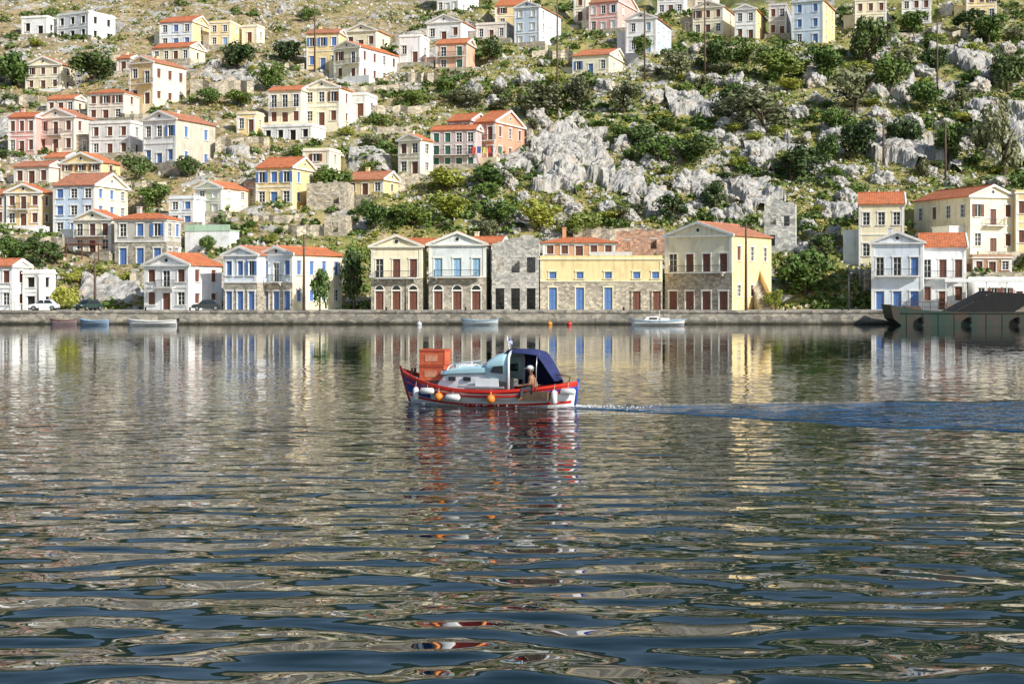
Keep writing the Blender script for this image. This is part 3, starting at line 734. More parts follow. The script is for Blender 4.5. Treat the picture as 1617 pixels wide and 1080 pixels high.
for a in [(150,138,84,66,'d','broad dark tree left of the tall yellow pedimented house'),(30,140,80,72,'m','dense tree at the upper left edge'),(80,128,50,50,'o','greyish tree behind low cream house'),
    (374,110,78,58,'d','large dark tree at the top left centre'),(422,146,56,48,'m','round tree left of the cream gabled pair'),(456,98,52,42,'d','dark tree left of the yellow and blue top house'),
    (216,286,56,52,'d','dark tree below the white gabled hillside house'),(298,280,46,44,'d','small dark tree right of the white gabled hillside house'),(527,300,76,56,'m','leafy tree behind the stone ruin'),
    (850,186,96,66,'o','wide olive coloured tree above the large pale crag'),(912,176,70,60,'o','grey green tree touching the top of the large pale crag'),(1128,112,80,64,'d','dark tree below the cream house on the top row'),
    (1180,104,60,44,'m','medium tree below the white gabled house on the top row'),(1230,128,84,58,'m','spreading tree below the grey house on the top row'),(1300,132,80,66,'m','spreading tree below the light blue house at top right'),
    (1366,100,80,88,'d','tall dark tree right of the light blue house at top right'),(1352,178,90,80,'o','open crowned tree in the upper right'),(1408,150,70,70,'m','green tree in the upper right'),
    (1205,212,110,78,'o','wide grey green tree right of centre'),(1160,190,60,60,'d','dark tree joined to the wide grey green tree'),(1040,262,90,58,'m','spreading bush tree right of the large pale crag'),(1095,258,76,54,'d','dark bushy tree above the broad outcrop'),
    (1250,290,86,62,'d','dark evergreen above the pale roofless ruin'),(1300,262,60,60,'m','green tree between outcrops at right'),(1352,250,84,66,'d','dark evergreen left of the dark crevassed outcrop'),
    (1270,470,104,82,'m','large bright green tree beside the tall yellow waterfront house'),(1295,412,60,44,'d','dark shrub tree above the bright green waterfront tree'),(1585,280,90,120,'o','tall grey green tree at the right edge'),(1500,262,80,80,'m','tree right of the dark crevassed outcrop'),
    (1440,240,60,60,'d','tree above the large pedimented house'),(1590,140,70,80,'d','dark tree at the upper right edge'),(562,440,44,64,'m','tree behind the gap before the cream arched door house'),
    (560,490,50,100,'d','tall dark tree left of the cream house with arched doors'),(70,430,78,56,'d','broad dark tree behind the parked cars'),(24,424,60,54,'m','tree behind the left edge building'),(1015,92,50,40,'m','tree behind the low pale yellow house'),
    (780,98,52,38,'d','dark tree under the yellow house at top centre'),(1070,130,56,56,'o','bare greyish tree below the pale blue gabled house'),(985,180,60,52,'o','grey green tree above right of large pale crag'),(1065,352,56,56,'d','dark tree above the pinkish stone ruin'),
    (590,360,60,50,'m','bushy tree above the first cream waterfront house'),(330,165,44,34,'m','small tree right of the tall yellow pedimented house'),(380,166,50,30,'m','low tree above the dry stone wall at left centre'),(250,330,60,46,'m','tree above the grey stone house'),(600,202,36,26,'m','small tree below the small grey white house'),
    (475,250,50,36,'m','tree above the cream flat roofed house'),(650,356,70,44,'m','bush tree behind the low tiled house left of centre'),(715,350,70,48,'b','bright bush tree behind the two cream waterfront houses'),(790,356,70,50,'m','bush tree behind the grey stone ruin'),
    (850,362,76,50,'b','bright bush tree left above the orange walled house'),(915,366,70,46,'m','bush tree right above the orange walled house'),(700,306,80,44,'b','bright green bush tree under the mauve grey house'),(770,300,74,44,'m','bush tree under the salmon pink house'),(1320,215,70,52,'m','bush tree beside the open crowned tree'),
    (1460,180,70,56,'m','bush tree under the pale crag near the top right corner'),(1545,232,70,60,'d','dark bush tree left of the tall right edge tree'),(1480,120,60,50,'d','dark tree left of the pale crag near the top right corner'),(1010,230,60,44,'d','dark bush right of the crag top'),
    (1130,330,60,44,'d','dark bush tree above the tall yellow waterfront house'),(1440,60,70,50,'m','tree below the white house with red roof at top right'),(1560,70,70,56,'m','tree below the yellow house at the top right corner'),(1530,50,60,40,'d','dark tree below the top right corner house')]:
    plant(*a)
plant(505,489,40,80,'m','leafy street tree against the sunlit yellow side wall',Y=189.5)
plant(96,492,56,46,'b','round yellow green shrub behind parked white car',Y=197,name='shrub',cat='shrub')
plant(1225,488,40,36,'b','low shrub at foot of the yellow stair wall',Y=194,name='shrub',cat='shrub')
plant(1560,470,50,30,'m','dark green shrub on the terrace behind the barge',Y=193.5,name='shrub',cat='shrub')
plant(330,400,40,30,'m','shrub on the green and white terrace',name='shrub',cat='shrub')
cnt=0;tries=0
while cnt<210 and tries<12000:
    tries+=1
    if RN.random()<.66: px=RN.uniform(560,1640); py=RN.uniform(60,395)
    else: px=RN.uniform(-10,600); py=RN.uniform(20,470)
    if RN.random()>.35+.65*(noise.noise(Vector((px/90,py/45,11)))>-.1): continue
    w=RN.uniform(10,50); h=w*RN.uniform(.42,.8)
    if px<600: w*=.75;h*=.75
    if 832<px<960 and 170<py<318 and RN.random()<.9: continue
    if blocked(px,py,w,h,.12): continue
    p=ray(px,py)
    if near_house(p.x,p.y,.8+w*p.y/F/2*.5): continue
    z='left' if px<600 else 'right' if px>1000 else 'middle'
    key=RN.choice('dmmoobb')
    kn={'d':'dark green','m':'mid green','o':'grey green','b':'yellow green'}[key]
    plant(px,py,w,h,key,'%s rounded shrub on the %s part of the slope'%(kn,z),'%s shrubs on the %s part of the slope'%(kn,z),'shrub','shrub'); cnt+=1

# ---- poles
def pole(px,top,base,label,Y=None,name='utility_pole',cat='pole'):
    if Y: p=Vector(((px-CX)/F*Y,Y,1.79))
    else: p=ray(px,base)
    h=(base-top)*p.y/F
    o=empty(name,p); tag(o,label,cat)
    t=MB(); t.tube([(0,0,-.5),(0,0,h*.5),(0,0,h)],[.21,.18,.13] if name=='utility_pole' else [.12,.1,.07],8); t.build('post',WOOD if name=='utility_pole' else IRON,o,True)
    t=MB()
    if name=='utility_pole':
        t.box(-.8,-.06,h-.6,.8,.06,h-.48)
        for q in (-.7,-.3,.3,.7): t.tube([(q,0,h-.48),(q,0,h-.28)],.05,6)
        t.build('crossarm',WOOD,o)
    else:
        t.tube([(0,0,h-.1),(0,-.5,h+.15),(0,-1.1,h+.1)],.04,6); t.build('arm',IRON,o)
        t=MB(); t.prism([(-.1,-.5),(.1,-.5),(.07,0),(-.07,0)],lambda p_,tt:(p_[0],-1.0+p_[1],h+tt),.02,.14); t.build('lamp',M('lamp_grey',(.5,.5,.5)),o)
for a in [(497,8,112,'tall thin pole in front of the yellow and blue top house'),(880,-10,186,'tallest pole standing above the large pale crag'),(1113,-10,122,'pole in front of the cream house on the top row'),
    (1480,30,152,'pole among the upper right trees'),(1493,190,284,'pole above the large pedimented house'),(1018,10,128,'pole beside the low pale yellow house'),(1395,180,262,'thin pole left of the dark crevassed outcrop')]: pole(*a)
pole(150,408,490,'wooden pole behind the parked green car',Y=191)
pole(480,372,492,'wooden pole before the sunlit yellow side wall',Y=189)
pole(1178,350,488,'wooden pole at the yellow corner of the tall waterfront house',Y=189.5)
pole(60,440,493,'street lamp above the parked white car',Y=189,name='street_lamp',cat='street lamp')
pole(640,440,490,'street lamp in front of the cream house with brown arched doors',Y=188.6,name='street_lamp',cat='street lamp')
pole(1340,430,488,'street lamp left of the white pedimented waterfront house',Y=188.8,name='street_lamp',cat='street lamp')

# ---- yellow stair, green terrace, deck
o=empty('outdoor_stair',(((1206-CX)/F*194),194,1.8),math.radians(10)); tag(o,'yellow outdoor stair wall rising behind the tall yellow waterfront house','stair')
t=MB()
for i in range(16): t.box(-.2,.3+i*.5,-1,1.4,.3+(i+1)*.5,.3+i*.42)
t.build('steps',STONE2,o)
t=MB(); t.prism([(0,-1),(8.6,-1),(8.6,8.2),(0,1.2)],lambda p,q:(q,p[0],p[1]),1.403,1.65); t.build('parapet_wall',plaster(YE),o)
a=ray(292,388); o=empty('terrace',a,math.radians(-10)); tag(o,'green and white terrace wall below the pale green gabled house','terrace')
t=MB(); t.box(0,0,-2,7.4,4,2.2); t.build('retaining_wall',plaster(WH),o)
t=MB(); t.box(-.1,-.1,2.203,7.5,4,2.4); t.box(-.05,-.05,2.403,7.4,.1,3.2); t.build('parapet',plaster((.45,.62,.45)),o)
a=ray(108,404); o=empty('wooden_deck',a,math.radians(-10)); tag(o,'brown wooden deck with railing below the pale yellow gabled house','deck')
t=MB(); t.box(0,-1.2,1.6,5.6,1.5,1.8); t.build('floor_boards',BROWN,o)
for q in (.1,2.7,5.4): t=MB(); t.box(q,-1.1,-1,q+.15,-.95,1.598); t.build('post',BROWN,o)
t=MB(); t.box(0,-1.2,2.6,5.6,-1.12,2.7)
for i in range(19): t.box(i*.305,-1.19,1.8,i*.305+.05,-1.14,2.6)
t.build('railing',BROWN,o)
Yt=189.8; xt=(1488-CX)/F*Yt
o=empty('covered_terrace',(xt,Yt,1.79)); tag(o,'covered quayside terrace with flat white canopy on thin posts behind the barge','terrace')
t=MB(); t.box(0,-1.2,4.0,12.5,3.4,4.18); t.build('canopy',plaster((.86,.86,.84)),o)
t=MB(); t.box(-.05,-1.26,3.75,12.55,-1.203,4.12); t.build('fascia',SH['white'],o)
for q in (.1,2.8,5.5,8.2,10.8,12.3): t=MB(); t.box(q,-1.1,0,q+.12,-.98,4.0); t.build('post',SH['white'],o)
t=MB(); t.box(0,-1.15,.0,12.4,-1.11,.9); t.build('wind_screen',M('terrace_screen',(.22,.16,.12),(.12,.1,.09),2,.7),o)
for i in range(4):
    tb=empty('cafe_table',(xt+1.5+i*2.6,Yt+.4,1.79)); tag(tb,'small square cafe table under the white canopy, %s from the left'%('first','second','third','fourth')[i],'table')
    t=MB(); t.box(-.4,-.4,.72,.4,.4,.76); t.build('table_top',SH['white'],tb); t=MB(); t.tube([(0,0,.72),(0,0,.03)],.04,8); t.box(-.25,-.25,0,.25,.25,.03); t.build('table_base',IRON,tb)
p=ray(768,262)
cl=[(.6,.08,.05),(.08,.12,.4),(.7,.6,.1),(.6,.08,.05),(.7,.7,.7),(.1,.3,.2)]
for i,c in enumerate(cl):
    nm=['bright red','navy blue','yellow','crimson','white','green'][i]
    t=MB(); n=5
    x0=p.x-2.6+i*.95; z0=p.z+3.2+(i%2)*.1
    for k in range(n):
        for j in range(4):
            f=lambda k_,j_:(x0+k_*.14,p.y-1.6+.06*math.sin(k_*2+j_),z0-j_*.3)
            t.quad(f(k,j),f(k+1,j),f(k+1,j+1),f(k,j+1))
    tag(t.build('laundry',M('cloth_'+nm.replace(' ','_'),c)),nm+' cloth hung out to dry below the salmon row','laundry')
pts=[(p.x-3.2,p.y-1.6,p.z+3.25),(p.x+3.4,p.y-1.6,p.z+3.25)]
t=MB(); t.tube(pts,.02,4)
for q in pts: t.tube([(q[0],q[1],q[2]-4.5),q],.05,6)
tag(t.build('washing_line',IRON),'washing line on two posts below the salmon row','washing line')

# ---- quay bollards
for i,px in enumerate((230,300,610,735,820,985,1090,1240,1330)):
    t=MB(); t.tube([(0,0,0),(0,0,.32),(0,0,.36),(0,0,.46)],[.13,.11,.19,.17],10)
    o=t.build('bollard',M('bollard_iron',(.06,.05,.045),(.10,.06,.04),4,.7),None,True); o.location=((px-CX)/F*187.6,187.6,1.8)
    tag(o,'dark iron mooring bollard on the quay edge','bollard','mooring bollards along the quay edge')

# ---- cars
def car(px,Y,rz,col,label):
    o=empty('parked_car',((px-CX)/F*Y,Y,1.79),rz); tag(o,label,'car')
    body=M('car_paint_'+label.split()[0],col,mul(col,.9),1,.25)
    prof=[(-1.9,.3),(-1.95,.62),(-1.8,.78),(-1.05,.9),(1.5,.92),(1.85,.8),(1.92,.5),(1.85,.3)]
    t=MB(); t.prism(prof,lambda p,q:(p[0],q,p[1]),-.8,.8)
    t.prism([(-1.0,.9),(-.45,1.42),(.95,1.45),(1.5,.92)],lambda p,q:(p[0],q*(.9 if p[1]>1 else 1),p[1]),-.74,.74)
    b=t.build('body',body,o); md=b.modifiers.new('bevel','BEVEL'); md.width=.06; md.segments=2
    for sy in (-1,1):
        for (a0,a1,b0,b1) in ((-.85,-.42,.12,-.02),(.18,.16,1.28,.88)):
            t=MB(); y=.76*sy; y2=.692*sy
            t.quad((a0,y,.95),(b0,y,.95),(b1,y2,1.36),(a1,y2,1.36)); t.build('side_window',GLASS,o)
    t=MB(); t.quad((-.98,-.62,.95),(-.98,.62,.95),(-.5,.58,1.38),(-.5,-.58,1.38)); w=t.build('windscreen',GLASS,o); w.location=(-.04,0,.02)
    for sx in (-1.2,1.2):
        for sy in (-.8,.8):
            t=MB(); t.tube([(sx,sy-.1,.31),(sx,sy+.1,.31)],.31,16); w=t.build('wheel',M('rubber',(.02,.02,.02)),o)
            t=MB(); t.tube([(sx,sy-.112,.31),(sx,sy+.112,.31)],.18,10); t.build('rim',M('rim_metal',(.5,.5,.5),None,3,.3,0,.8),w)
    for sy in (-.6,.6): t=MB(); t.box(-1.965,sy-.14,.6,-1.9,sy+.14,.74); t.build('headlight',M('headlight',(.8,.8,.75),None,2,.1),o)
car(70,189.6,math.radians(4),(.75,.76,.78),'white small car parked on the quay at left')
car(140,189.4,math.radians(62),(.03,.06,.05),'green dark car parked beside the wooden pole at left')
car(326,188.9,math.radians(10),(.04,.045,.05),'black car parked before the white gabled waterfront house')

# ---- boats
def hullpt(u,t,L,B,zs,dr,rb,rs):
    x=-L/2+L*u; z=-dr+(zs(u)+dr)*t
    x+=rb*(1-t)*max(0,1-u*4)-rs*(1-t)*max(0,1-(1-u)*4)
    b=B/2*max(0,math.sin(math.pi*min(1,max(0,u))))**.6
    return x,b*(t**.45),z
def strip(L,B,zs,dr,t0,t1,u0=0,u1=1,rb=.4,rs=.2,off=0,n=28,m=6,transom=1.0):
    mb=MB()
    for sg in (-1,1):
        V=[]
        for i in range(n+1):
            u=u0+(u1-u0)*i/n
            for j in range(m+1):
                tt=t0+(t1-t0)*j/m
                x,y,z=hullpt(u*transom,tt,L/transom,B,lambda q:zs(q/transom),dr,rb,rs)
                x+= (L/transom-L)/2
                V.append((x,sg*(y+off),z))
        mb.add(V,[(i*(m+1)+j,(i+1)*(m+1)+j,(i+1)*(m+1)+j+1,i*(m+1)+j+1) for i in range(n) for j in range(m)])
    return mb
def cap(L,B,zs,w,h,n=28,transom=1.0):
    mb=MB()
    for sg in (-1,1):
        V=[]
        for i in range(n+1):
            u=i/n; x,y,z=hullpt(u*transom,1,L/transom,B,lambda q:zs(q/transom),.3,0,0); x+=(L/transom-L)/2
            V+= [(x,sg*max(0,y-w),z-h),(x,sg*(y+w*.7),z-h),(x,sg*(y+w*.7),z+h*.5),(x,sg*max(0,y-w),z+h*.5)]
        mb.add(V,[(i*4+k,(i+1)*4+k,(i+1)*4+(k+1)%4,i*4+(k+1)%4) for i in range(n) for k in range(4)])
    return mb
def decksheet(L,B,zf,u0,u1,inset=.04,n=20,transom=1.0):
    mb=MB(); V=[]
    for i in range(n+1):
        u=u0+(u1-u0)*i/n; x,y,_=hullpt(u*transom,1,L/transom,B,lambda q:0,.3,0,0); x+=(L/transom-L)/2
        y=max(0,y-inset); V+=[(x,-y,zf(u)),(x,y,zf(u))]
    mb.add(V,[(2*i,2*i+2,2*i+3,2*i+1) for i in range(n)]); return mb
def small_boat(px,Y,L,B,rz,hc,label,band=None,cabin=False,motor=False):
    o=empty('moored_boat',((px-CX)/F*Y,Y,0),rz); tag(o,label,'boat')
    zs=lambda u:.6+.5*max(0,.5-u)**2*4*.5+.15*max(0,u-.5)**2*4
    hm=M('boat_paint_'+label.replace(' ','_')[:16],hc,mul(hc,.86),1.2,.4)
    strip(L,B,zs,.2,0,1,transom=.85).build('hull',hm,o,True)
    t=MB()
    pts=[hullpt(.85,q,L/.85,B,lambda w:zs(w/.85),.2,0,.0) for q in (0,.3,.6,1)]; xx=L/2
    t.add([(xx-.02,-p[1],p[2]) for p in pts]+[(xx-.02,p[1],p[2]) for p in pts[::-1]],[tuple(range(8))]); t.build('transom',hm,o)
    cap(L,B,zs,.06,.06,transom=.85).build('gunwale',SH[band] if band else SH['white'],o)
    decksheet(L,B,lambda u:.3,.08,1,transom=.85).build('floor',M('boat_floor',(.6,.6,.58)),o)
    for q in (-.15,.2): t=MB(); t.box(L*q-.12,-B*.42,.45,L*q+.12,B*.42,.5); t.build('bench',WOOD,o)
    if cabin:
        t=MB(); t.prism([(-L*.28,.5),(-L*.2,1.1),(L*.02,1.2),(L*.02,.5)],lambda p,q:(p[0],q,p[1]),-B*.3,B*.3); cb=t.build('cabin',SH['white'],o)
        t=MB(); t.quad((-L*.17,-B*.3-.006,.75),(-L*.01,-B*.3-.006,.75),(-L*.01,-B*.3-.006,1.0),(-L*.15,-B*.3-.006,1.0)); t.build('window',GLASS,cb)
        t=MB(); t.tube([(L*.05,0,.4),(L*.05,0,1.9)],.035,6); t.build('mast',SH['white'],o)
        t=MB(); t.box(L*.05,-B*.3,.5,L*.22,B*.3,.95); t.build('engine_box',SH['white'],o)
    if motor:
        t=MB(); t.box(L/2,-.14,.5,L/2+.35,.14,.95); t.box(L/2+.1,-.05,-.3,L/2+.22,.05,.5); b=t.build('outboard_motor',M('motor_black',(.03,.03,.035),None,2,.3),o)
        b.modifiers.new('b','BEVEL').width=.04
    return o
small_boat(1037,181,7.0,2.2,math.radians(5),(.90,.91,.90),'white boat with low cabin and pale blue rim moored before the tall yellow waterfront house','lblue',cabin=True)
small_boat(757,183,4.8,1.6,math.radians(-4),(.78,.85,.88),'small pale blue open dinghy moored below the stone ruin','lblue')
small_boat(240,180,6.2,2.0,math.radians(3),(.90,.90,.88),'white motorboat with black outboard moored at left','white',motor=True)
small_boat(100,183.5,3.4,1.3,math.radians(16),(.30,.22,.24),'low brown rowing boat moored at far left','brown')
small_boat(148,182,3.8,1.4,math.radians(-5),(.30,.40,.55),'blue rowing boat moored between the brown boat and the white motorboat','lblue')
for (px,Y,c,lab) in ((899,183,(.6,.05,.03),'round red mooring buoy left of the cabin boat'),(868,184,(.7,.3,.05),'orange mooring buoy left of the round red one'),(662,182,(.7,.7,.7),'white mooring buoy before the cream house with arched doors')):
    t=MB(); t.ball((0,0,.12),.34,14,10); t.tube([(0,0,.4),(0,0,.58)],.05,6); o=t.build('mooring_buoy',M('buoy_'+lab.replace(' ','_')[:10],c,None,2,.4),None,True); o.location=((px-CX)/F*Y,Y,0); tag(o,lab,'buoy')

# landing barge
Yb=182.5; bx=(1400-CX)/F*Yb
o=empty('landing_barge',(bx+11,Yb,-.25),math.radians(-2)); tag(o,'dark green steel landing barge with raised black ramp at right','barge')
HG=M('barge_green',(.016,.045,.032),(.06,.04,.026),.6,.7,0,0,.40,.66); BK=M('barge_black',(.006,.007,.009),(.012,.011,.010),1,.85)
t=MB(); prof=[(-10.6,1.4),(-11,3.2),(-10.0,2.95),(-7,2.5),(-2,2.25),(13,2.25),(13,-.6),(-8.2,-.6)]
t.prism(prof,lambda p,q:(p[0],q,p[1]-.3),-2.6,2.6); t.build('hull',HG,o)
RS=M('rusty_steel',(.14,.08,.055),(.06,.05,.05),2,.8)
t=MB()
for x in range(-9,13,2): t.box(x,-2.66,.2,x+.1,-2.603,1.8)
t.box(-9.6,-2.72,1.8,13,-2.604,1.92); t.build('rubbing_rail',HG,o)
t=MB(); t.prism([(-3.4,1.97),(-3.0,1.97),(1.9,4.5),(1.6,4.65)],lambda p,q:(p[0],q,p[1]),-2.3,2.3); t.prism([(-2.9,1.97),(1.8,4.38),(8.0,4.1),(4.6,1.97)],lambda p,q:(p[0],q,p[1]),-2.29,-2.12); t.prism([(1.8,4.39),(8.1,4.11),(8.1,4.21),(1.9,4.5)],lambda p,q:(p[0],q,p[1]),-2.3,2.3); t.build('ramp',BK,o)
t=MB()
for x in range(-10,-3): t.box(x,-2.5,1.96,x+.06,-2.44,3.2)
t.box(-10,-2.5,3.2,-3.9,-2.44,3.26); t.box(-10,-2.5,2.6,-3.9,-2.45,2.65); t.build('railing',RS,o)
t=MB(); t.box(9.2,-1.5,1.96,12.4,1.5,3.7); t.box(9.0,-1.7,3.7,12.6,1.7,3.8); wh=t.build('wheelhouse',M('barge_cream',(.45,.45,.4)),o)
t=MB(); t.quad((9.4,-1.505,2.8),(12.2,-1.505,2.8),(12.2,-1.505,3.4),(9.4,-1.505,3.4)); t.build('window',GLASS,wh)
t=MB(); t.prism([(-9.0,1.97),(-8.7,2.7),(-6.9,2.7),(-6.6,1.97)],lambda p,q:(p[0],q,p[1]),-1.2,.6); t.build('winch_housing',RS,o)
for x in (-7,-1,5): t=MB(); t.tube([(x,-2.95,.7),(x,-2.95,1.3)],.42,14); t.build('tyre_fender',M('rubber'),o)

# ---- main boat
Ym=56.2; BR=math.radians(-19)
boat=empty('fishing_boat',((771-CX)/F*Ym,Ym,-.06),BR); tag(boat,'small motor boat with red and white hull, pale blue cabin and navy awning','boat')
L=7.4;B=2.35
zs=lambda u:.66+.70*max(0,(.5-u)*2)**2.2+.36*max(0,(u-.5)*2)**2
HWm=M('hull_white',(.86,.87,.88),(.74,.76,.78),1.4,.35); HR=M('hull_red',(.70,.035,.02),(.55,.03,.02),2,.35); HB=M('hull_blue',(.03,.07,.38),(.03,.05,.26),2,.35); CYN=M('cabin_pale_blue',(.56,.84,.90),(.50,.77,.84),1.3,.4)
strip(L,B,zs,.4,0,.78,rb=.5,rs=.15).build('hull',HWm,boat,True)
strip(L,B,zs,.4,.43,.50,.02,.98,rb=.5,rs=.15,off=.013).build('red_boot_stripe',HR,boat,True)
strip(L,B,zs,.4,.78,.88,0,.24,rb=.5,rs=.15,off=.012).build('bow_blue_band',HB,boat,True)
strip(L,B,zs,.4,.52,.78,0,.20,rb=.5,rs=.15,off=.014).build('bow_lower_blue_band',HB,boat,True)
strip(L,B,zs,.4,.78,.88,.24,.84,rb=.5,rs=.15,off=.010).build('upper_white_plank',HWm,boat,True)
strip(L,B,zs,.4,.74,.88,.84,1,rb=.5,rs=.15,off=.014).build('stern_blue_band',HB,boat,True)
strip(L,B,zs,.4,.875,1.0,rb=.5,rs=.15,off=.02).build('red_top_plank',HR,boat,True)
cap(L,B,zs,.09,.07).build('gunwale',HR,boat)
def rail(t,off,r):
    mb=MB()
    for sg in (-1,1):
        P=[]
        for i in range(1,28):
            x,y,z=hullpt(i/28,t,L,B,zs,.4,.5,.15); P.append((x,sg*(y+off),z))
        mb.tube(P,r,6)
    return mb
rail(.78,.02,.05).build('rubbing_strake',HR,boat,True)
t=MB(); t.tube([(-3.25,0,-.2),(-3.52,0,.6),(-3.72,0,1.3),(-3.78,0,1.5)],[.06,.06,.06,.05],8); t.build('stem_post',HR,boat,True)
t=MB(); t.tube([(3.52,0,-.2),(3.62,0,.5),(3.72,0,1.12)],[.06,.06,.05],8); t.build('stern_post',HB,boat,True)
decksheet(L,B,lambda u:zs(u)-.1,0.02,.52).build('deck',M('deck_paint',(.38,.45,.5),(.3,.33,.35),2,.6),boat)
decksheet(L,B,lambda u:.30,.5,.97,.12).build('cockpit_sole',WOOD,boat)
def loft(secs,cols=14,closed_ends=(True,True)):
    mb=MB(); n=cols
    rows=[]
    for (x,hw,zb,zt) in secs:
        r=[(x,-hw,zb)]
        for k in range(n+1):
            a=math.pi*k/n; r.append((x,-hw*abs(math.cos(a))**.5*(1 if math.cos(a)>0 else -1),zb+(zt-zb)*(.62+.38*math.sin(a)**.8)))
        r.append((x,hw,zb)); rows.append(r)
    m=len(rows[0]); mb.add([p for r in rows for p in r],[(i*m+k,(i+1)*m+k,(i+1)*m+k+1,i*m+k+1) for i in range(len(rows)-1) for k in range(m-1)])
    if closed_ends[0]: mb.add(rows[0],[tuple(range(m))])
    if closed_ends[1]: mb.add(rows[-1],[tuple(range(m))])
    return mb
cab=loft([(-1.95,.5,.62,.92),(-1.66,.62,.6,1.26),(-1.2,.7,.55,1.40),(0,.78,.5,1.50),(.5,.8,.5,1.54)],14,(True,False)).build('cabin',HWm,boat,False)
loft([(-1.78,.60,1.22,1.36),(-1.2,.76,1.28,1.50),(.45,.88,1.36,1.66)],14).build('cabin_roof',CYN,boat,True)
for xx in (-1.45,-1.0,-.55,-.1):
    t=MB(); t.tube([(xx,-.76,1.42),(xx,-.5,1.56),(xx,0,1.62),(xx,.5,1.56),(xx,.76,1.42)],.022,5); t.build('roof_batten',HWm,boat,True)
hd=loft([(.05,.84,1.36,1.66),(.3,.88,1.2,1.88),(.6,.91,1.08,2.06),(.9,.93,1.02,2.14),(1.15,.94,1.0,2.17)],18,(False,False)).build('wheel_shelter',CYN,boat,True)
sd=hd.modifiers.new('s','SOLIDIFY'); sd.thickness=.05
for sg in (-1,1):
    t=MB(); t.box(-.2,sg*.90-.025,.6,.75,sg*.90+.025,1.13); t.build('shelter_side',HWm,boat)
t=MB(); P=[]
for k in range(25):
    a=math.pi*k/24; P.append((1.17,-.95*abs(math.cos(a))**.5*(1 if math.cos(a)>0 else -1),1.0+1.18*(.62+.38*math.sin(a)**.8)))
t.tube([(1.17,-.95,.65)]+P+[(1.17,.95,.65)],.06,6); t.build('opening_rim',HWm,boat,True)
t=MB(); t.quad((.1,-.78,.4),(.1,.78,.4),(.1,.78,1.6),(.1,-.78,1.6)); t.build('bulkhead',M('interior_shade',(.03,.035,.04)),boat)  # near-black colour stands in for the shade inside the wheel shelter
for (a,b_) in ((-1.38,-1.1),(-.75,-.45)):
    for sg in (-1,1):
        t=MB(); y=.80*sg; t.box(a,min(y,y-.12*sg),1.0,b_,max(y,y-.12*sg),1.16); t.build('cabin_window',GLASS,cab)
for sg in (-1,1):
    t=MB(); t.prism([(.42,1.36),(.95,1.32),(.95,1.64),(.55,1.60)],lambda p,q:(p[0],q,p[1]),min(sg*.84,sg*.96),max(sg*.84,sg*.96)); t.build('shelter_window',GLASS,hd)
    t=MB(); t.tube([(-1.5,sg*.5,1.40),(-1.4,sg*.5,1.62),(-.5,sg*.56,1.74),(-.4,sg*.56,1.56)],.022,6); t.build('handrail',HWm,boat,True)
t=MB(); t.box(-1.25,-.3,1.46,-.75,.3,1.62); t.build('roof_hatch',HWm,boat)
t=MB(); t.box(-.9,-1.08,.76,1.0,-.86,.82); t.build('side_shelf',M('grey_board',(.35,.37,.4)),boat)
NV=M('navy_canvas',(.016,.024,.10),(.025,.035,.14),2.5,.85)
t=MB(); secs=[(.95,2.24,.97),(1.4,2.27,.98),(1.9,2.25,.97),(2.25,2.16,.95),(2.5,1.82,.90),(2.72,1.42,.80),(2.9,1.05,.66)]
rows=[]
for (x,zt,hw) in secs:
    r=[]
    for k in range(15):
        a=math.pi*(.27+.73*k/14); yy=-hw*abs(math.cos(a))**.6*(1 if math.cos(a)>0 else -1); zz=.8+(zt-.8)*max(0,math.sin(a))**.36
        r.append((x+.03*math.sin(k*1.7),yy,zz+.02*math.sin(x*9+k)))
    rows.append(r)
m_=15; t.add([p for r in rows for p in r],[(i*m_+k,(i+1)*m_+k,(i+1)*m_+k+1,i*m_+k+1) for i in range(len(rows)-1) for k in range(m_-1)])
aw=t.build('awning',NV,boat,True); aw.modifiers.new('s','SOLIDIFY').thickness=.015
t=MB(); t.tube([(2.3,-.95,.7),(2.28,-.88,1.6),(2.25,-.7,2.05),(2.25,0,2.12)],.02,6); t.build('awning_frame',M('steel_tube',(.5,.5,.52),None,3,.3,0,.7),boat,True)
t=MB(); t.tube([(.85,.1,2.1),(.75,.1,2.75)],[.03,.02],6); t.tube([(.95,-.25,2.1),(.95,-.25,2.5)],.015,5); t.build('mast',HWm,boat,True)
t=MB(); t.ball((.95,-.25,2.52),.06,10,6,(1,1,.6)); t.build('mast_light',HWm,boat,True)
t=MB(); t.tube([(.55,.3,2.0),(.3,.3,2.55)],.012,5); t.build('antenna',IRON,boat)
fl=MB()
ff=lambda a,b_:(.76+a*.034,.1+.04*math.sin(a*1.3),2.74-b_*.034-a*.03)
for i in range(6):
    for j in (0,2,4): fl.quad(ff(i,j),ff(i+1,j),ff(i+1,j+1),ff(i,j+1))
flo=fl.build('flag',M('flag_blue',(.03,.12,.5)),boat)
fl=MB()
for i in range(6):
    for j in (1,3): fl.quad(ff(i,j),ff(i+1,j),ff(i+1,j+1),ff(i,j+1))
fl.build('flag_stripes',HWm,flo)
t=MB(); t.tube([(3.1,.3,.5),(3.35,.1,1.2),(2.85,-.1,1.3)],.03,6); t.build('tiller',WOOD,boat,True)
for sg in (-1,1): t=MB(); t.box(1.55,sg*.7-.25,.32,2.75,sg*.7+.25,.66); t.build('cockpit_bench',WOOD,boat)
for sg in (-1,1): t=MB(); t.tube([(-3.2,sg*.16,1.15),(-3.2,sg*.16,1.42)],.05,8); t.build('bollard',WOOD,boat)
def W(p): return boat.location+Matrix.Rotation(BR,3,'Z')@Vector(p)
CRm=M('crate_red',(.55,.10,.045),(.42,.075,.035),2,.55)
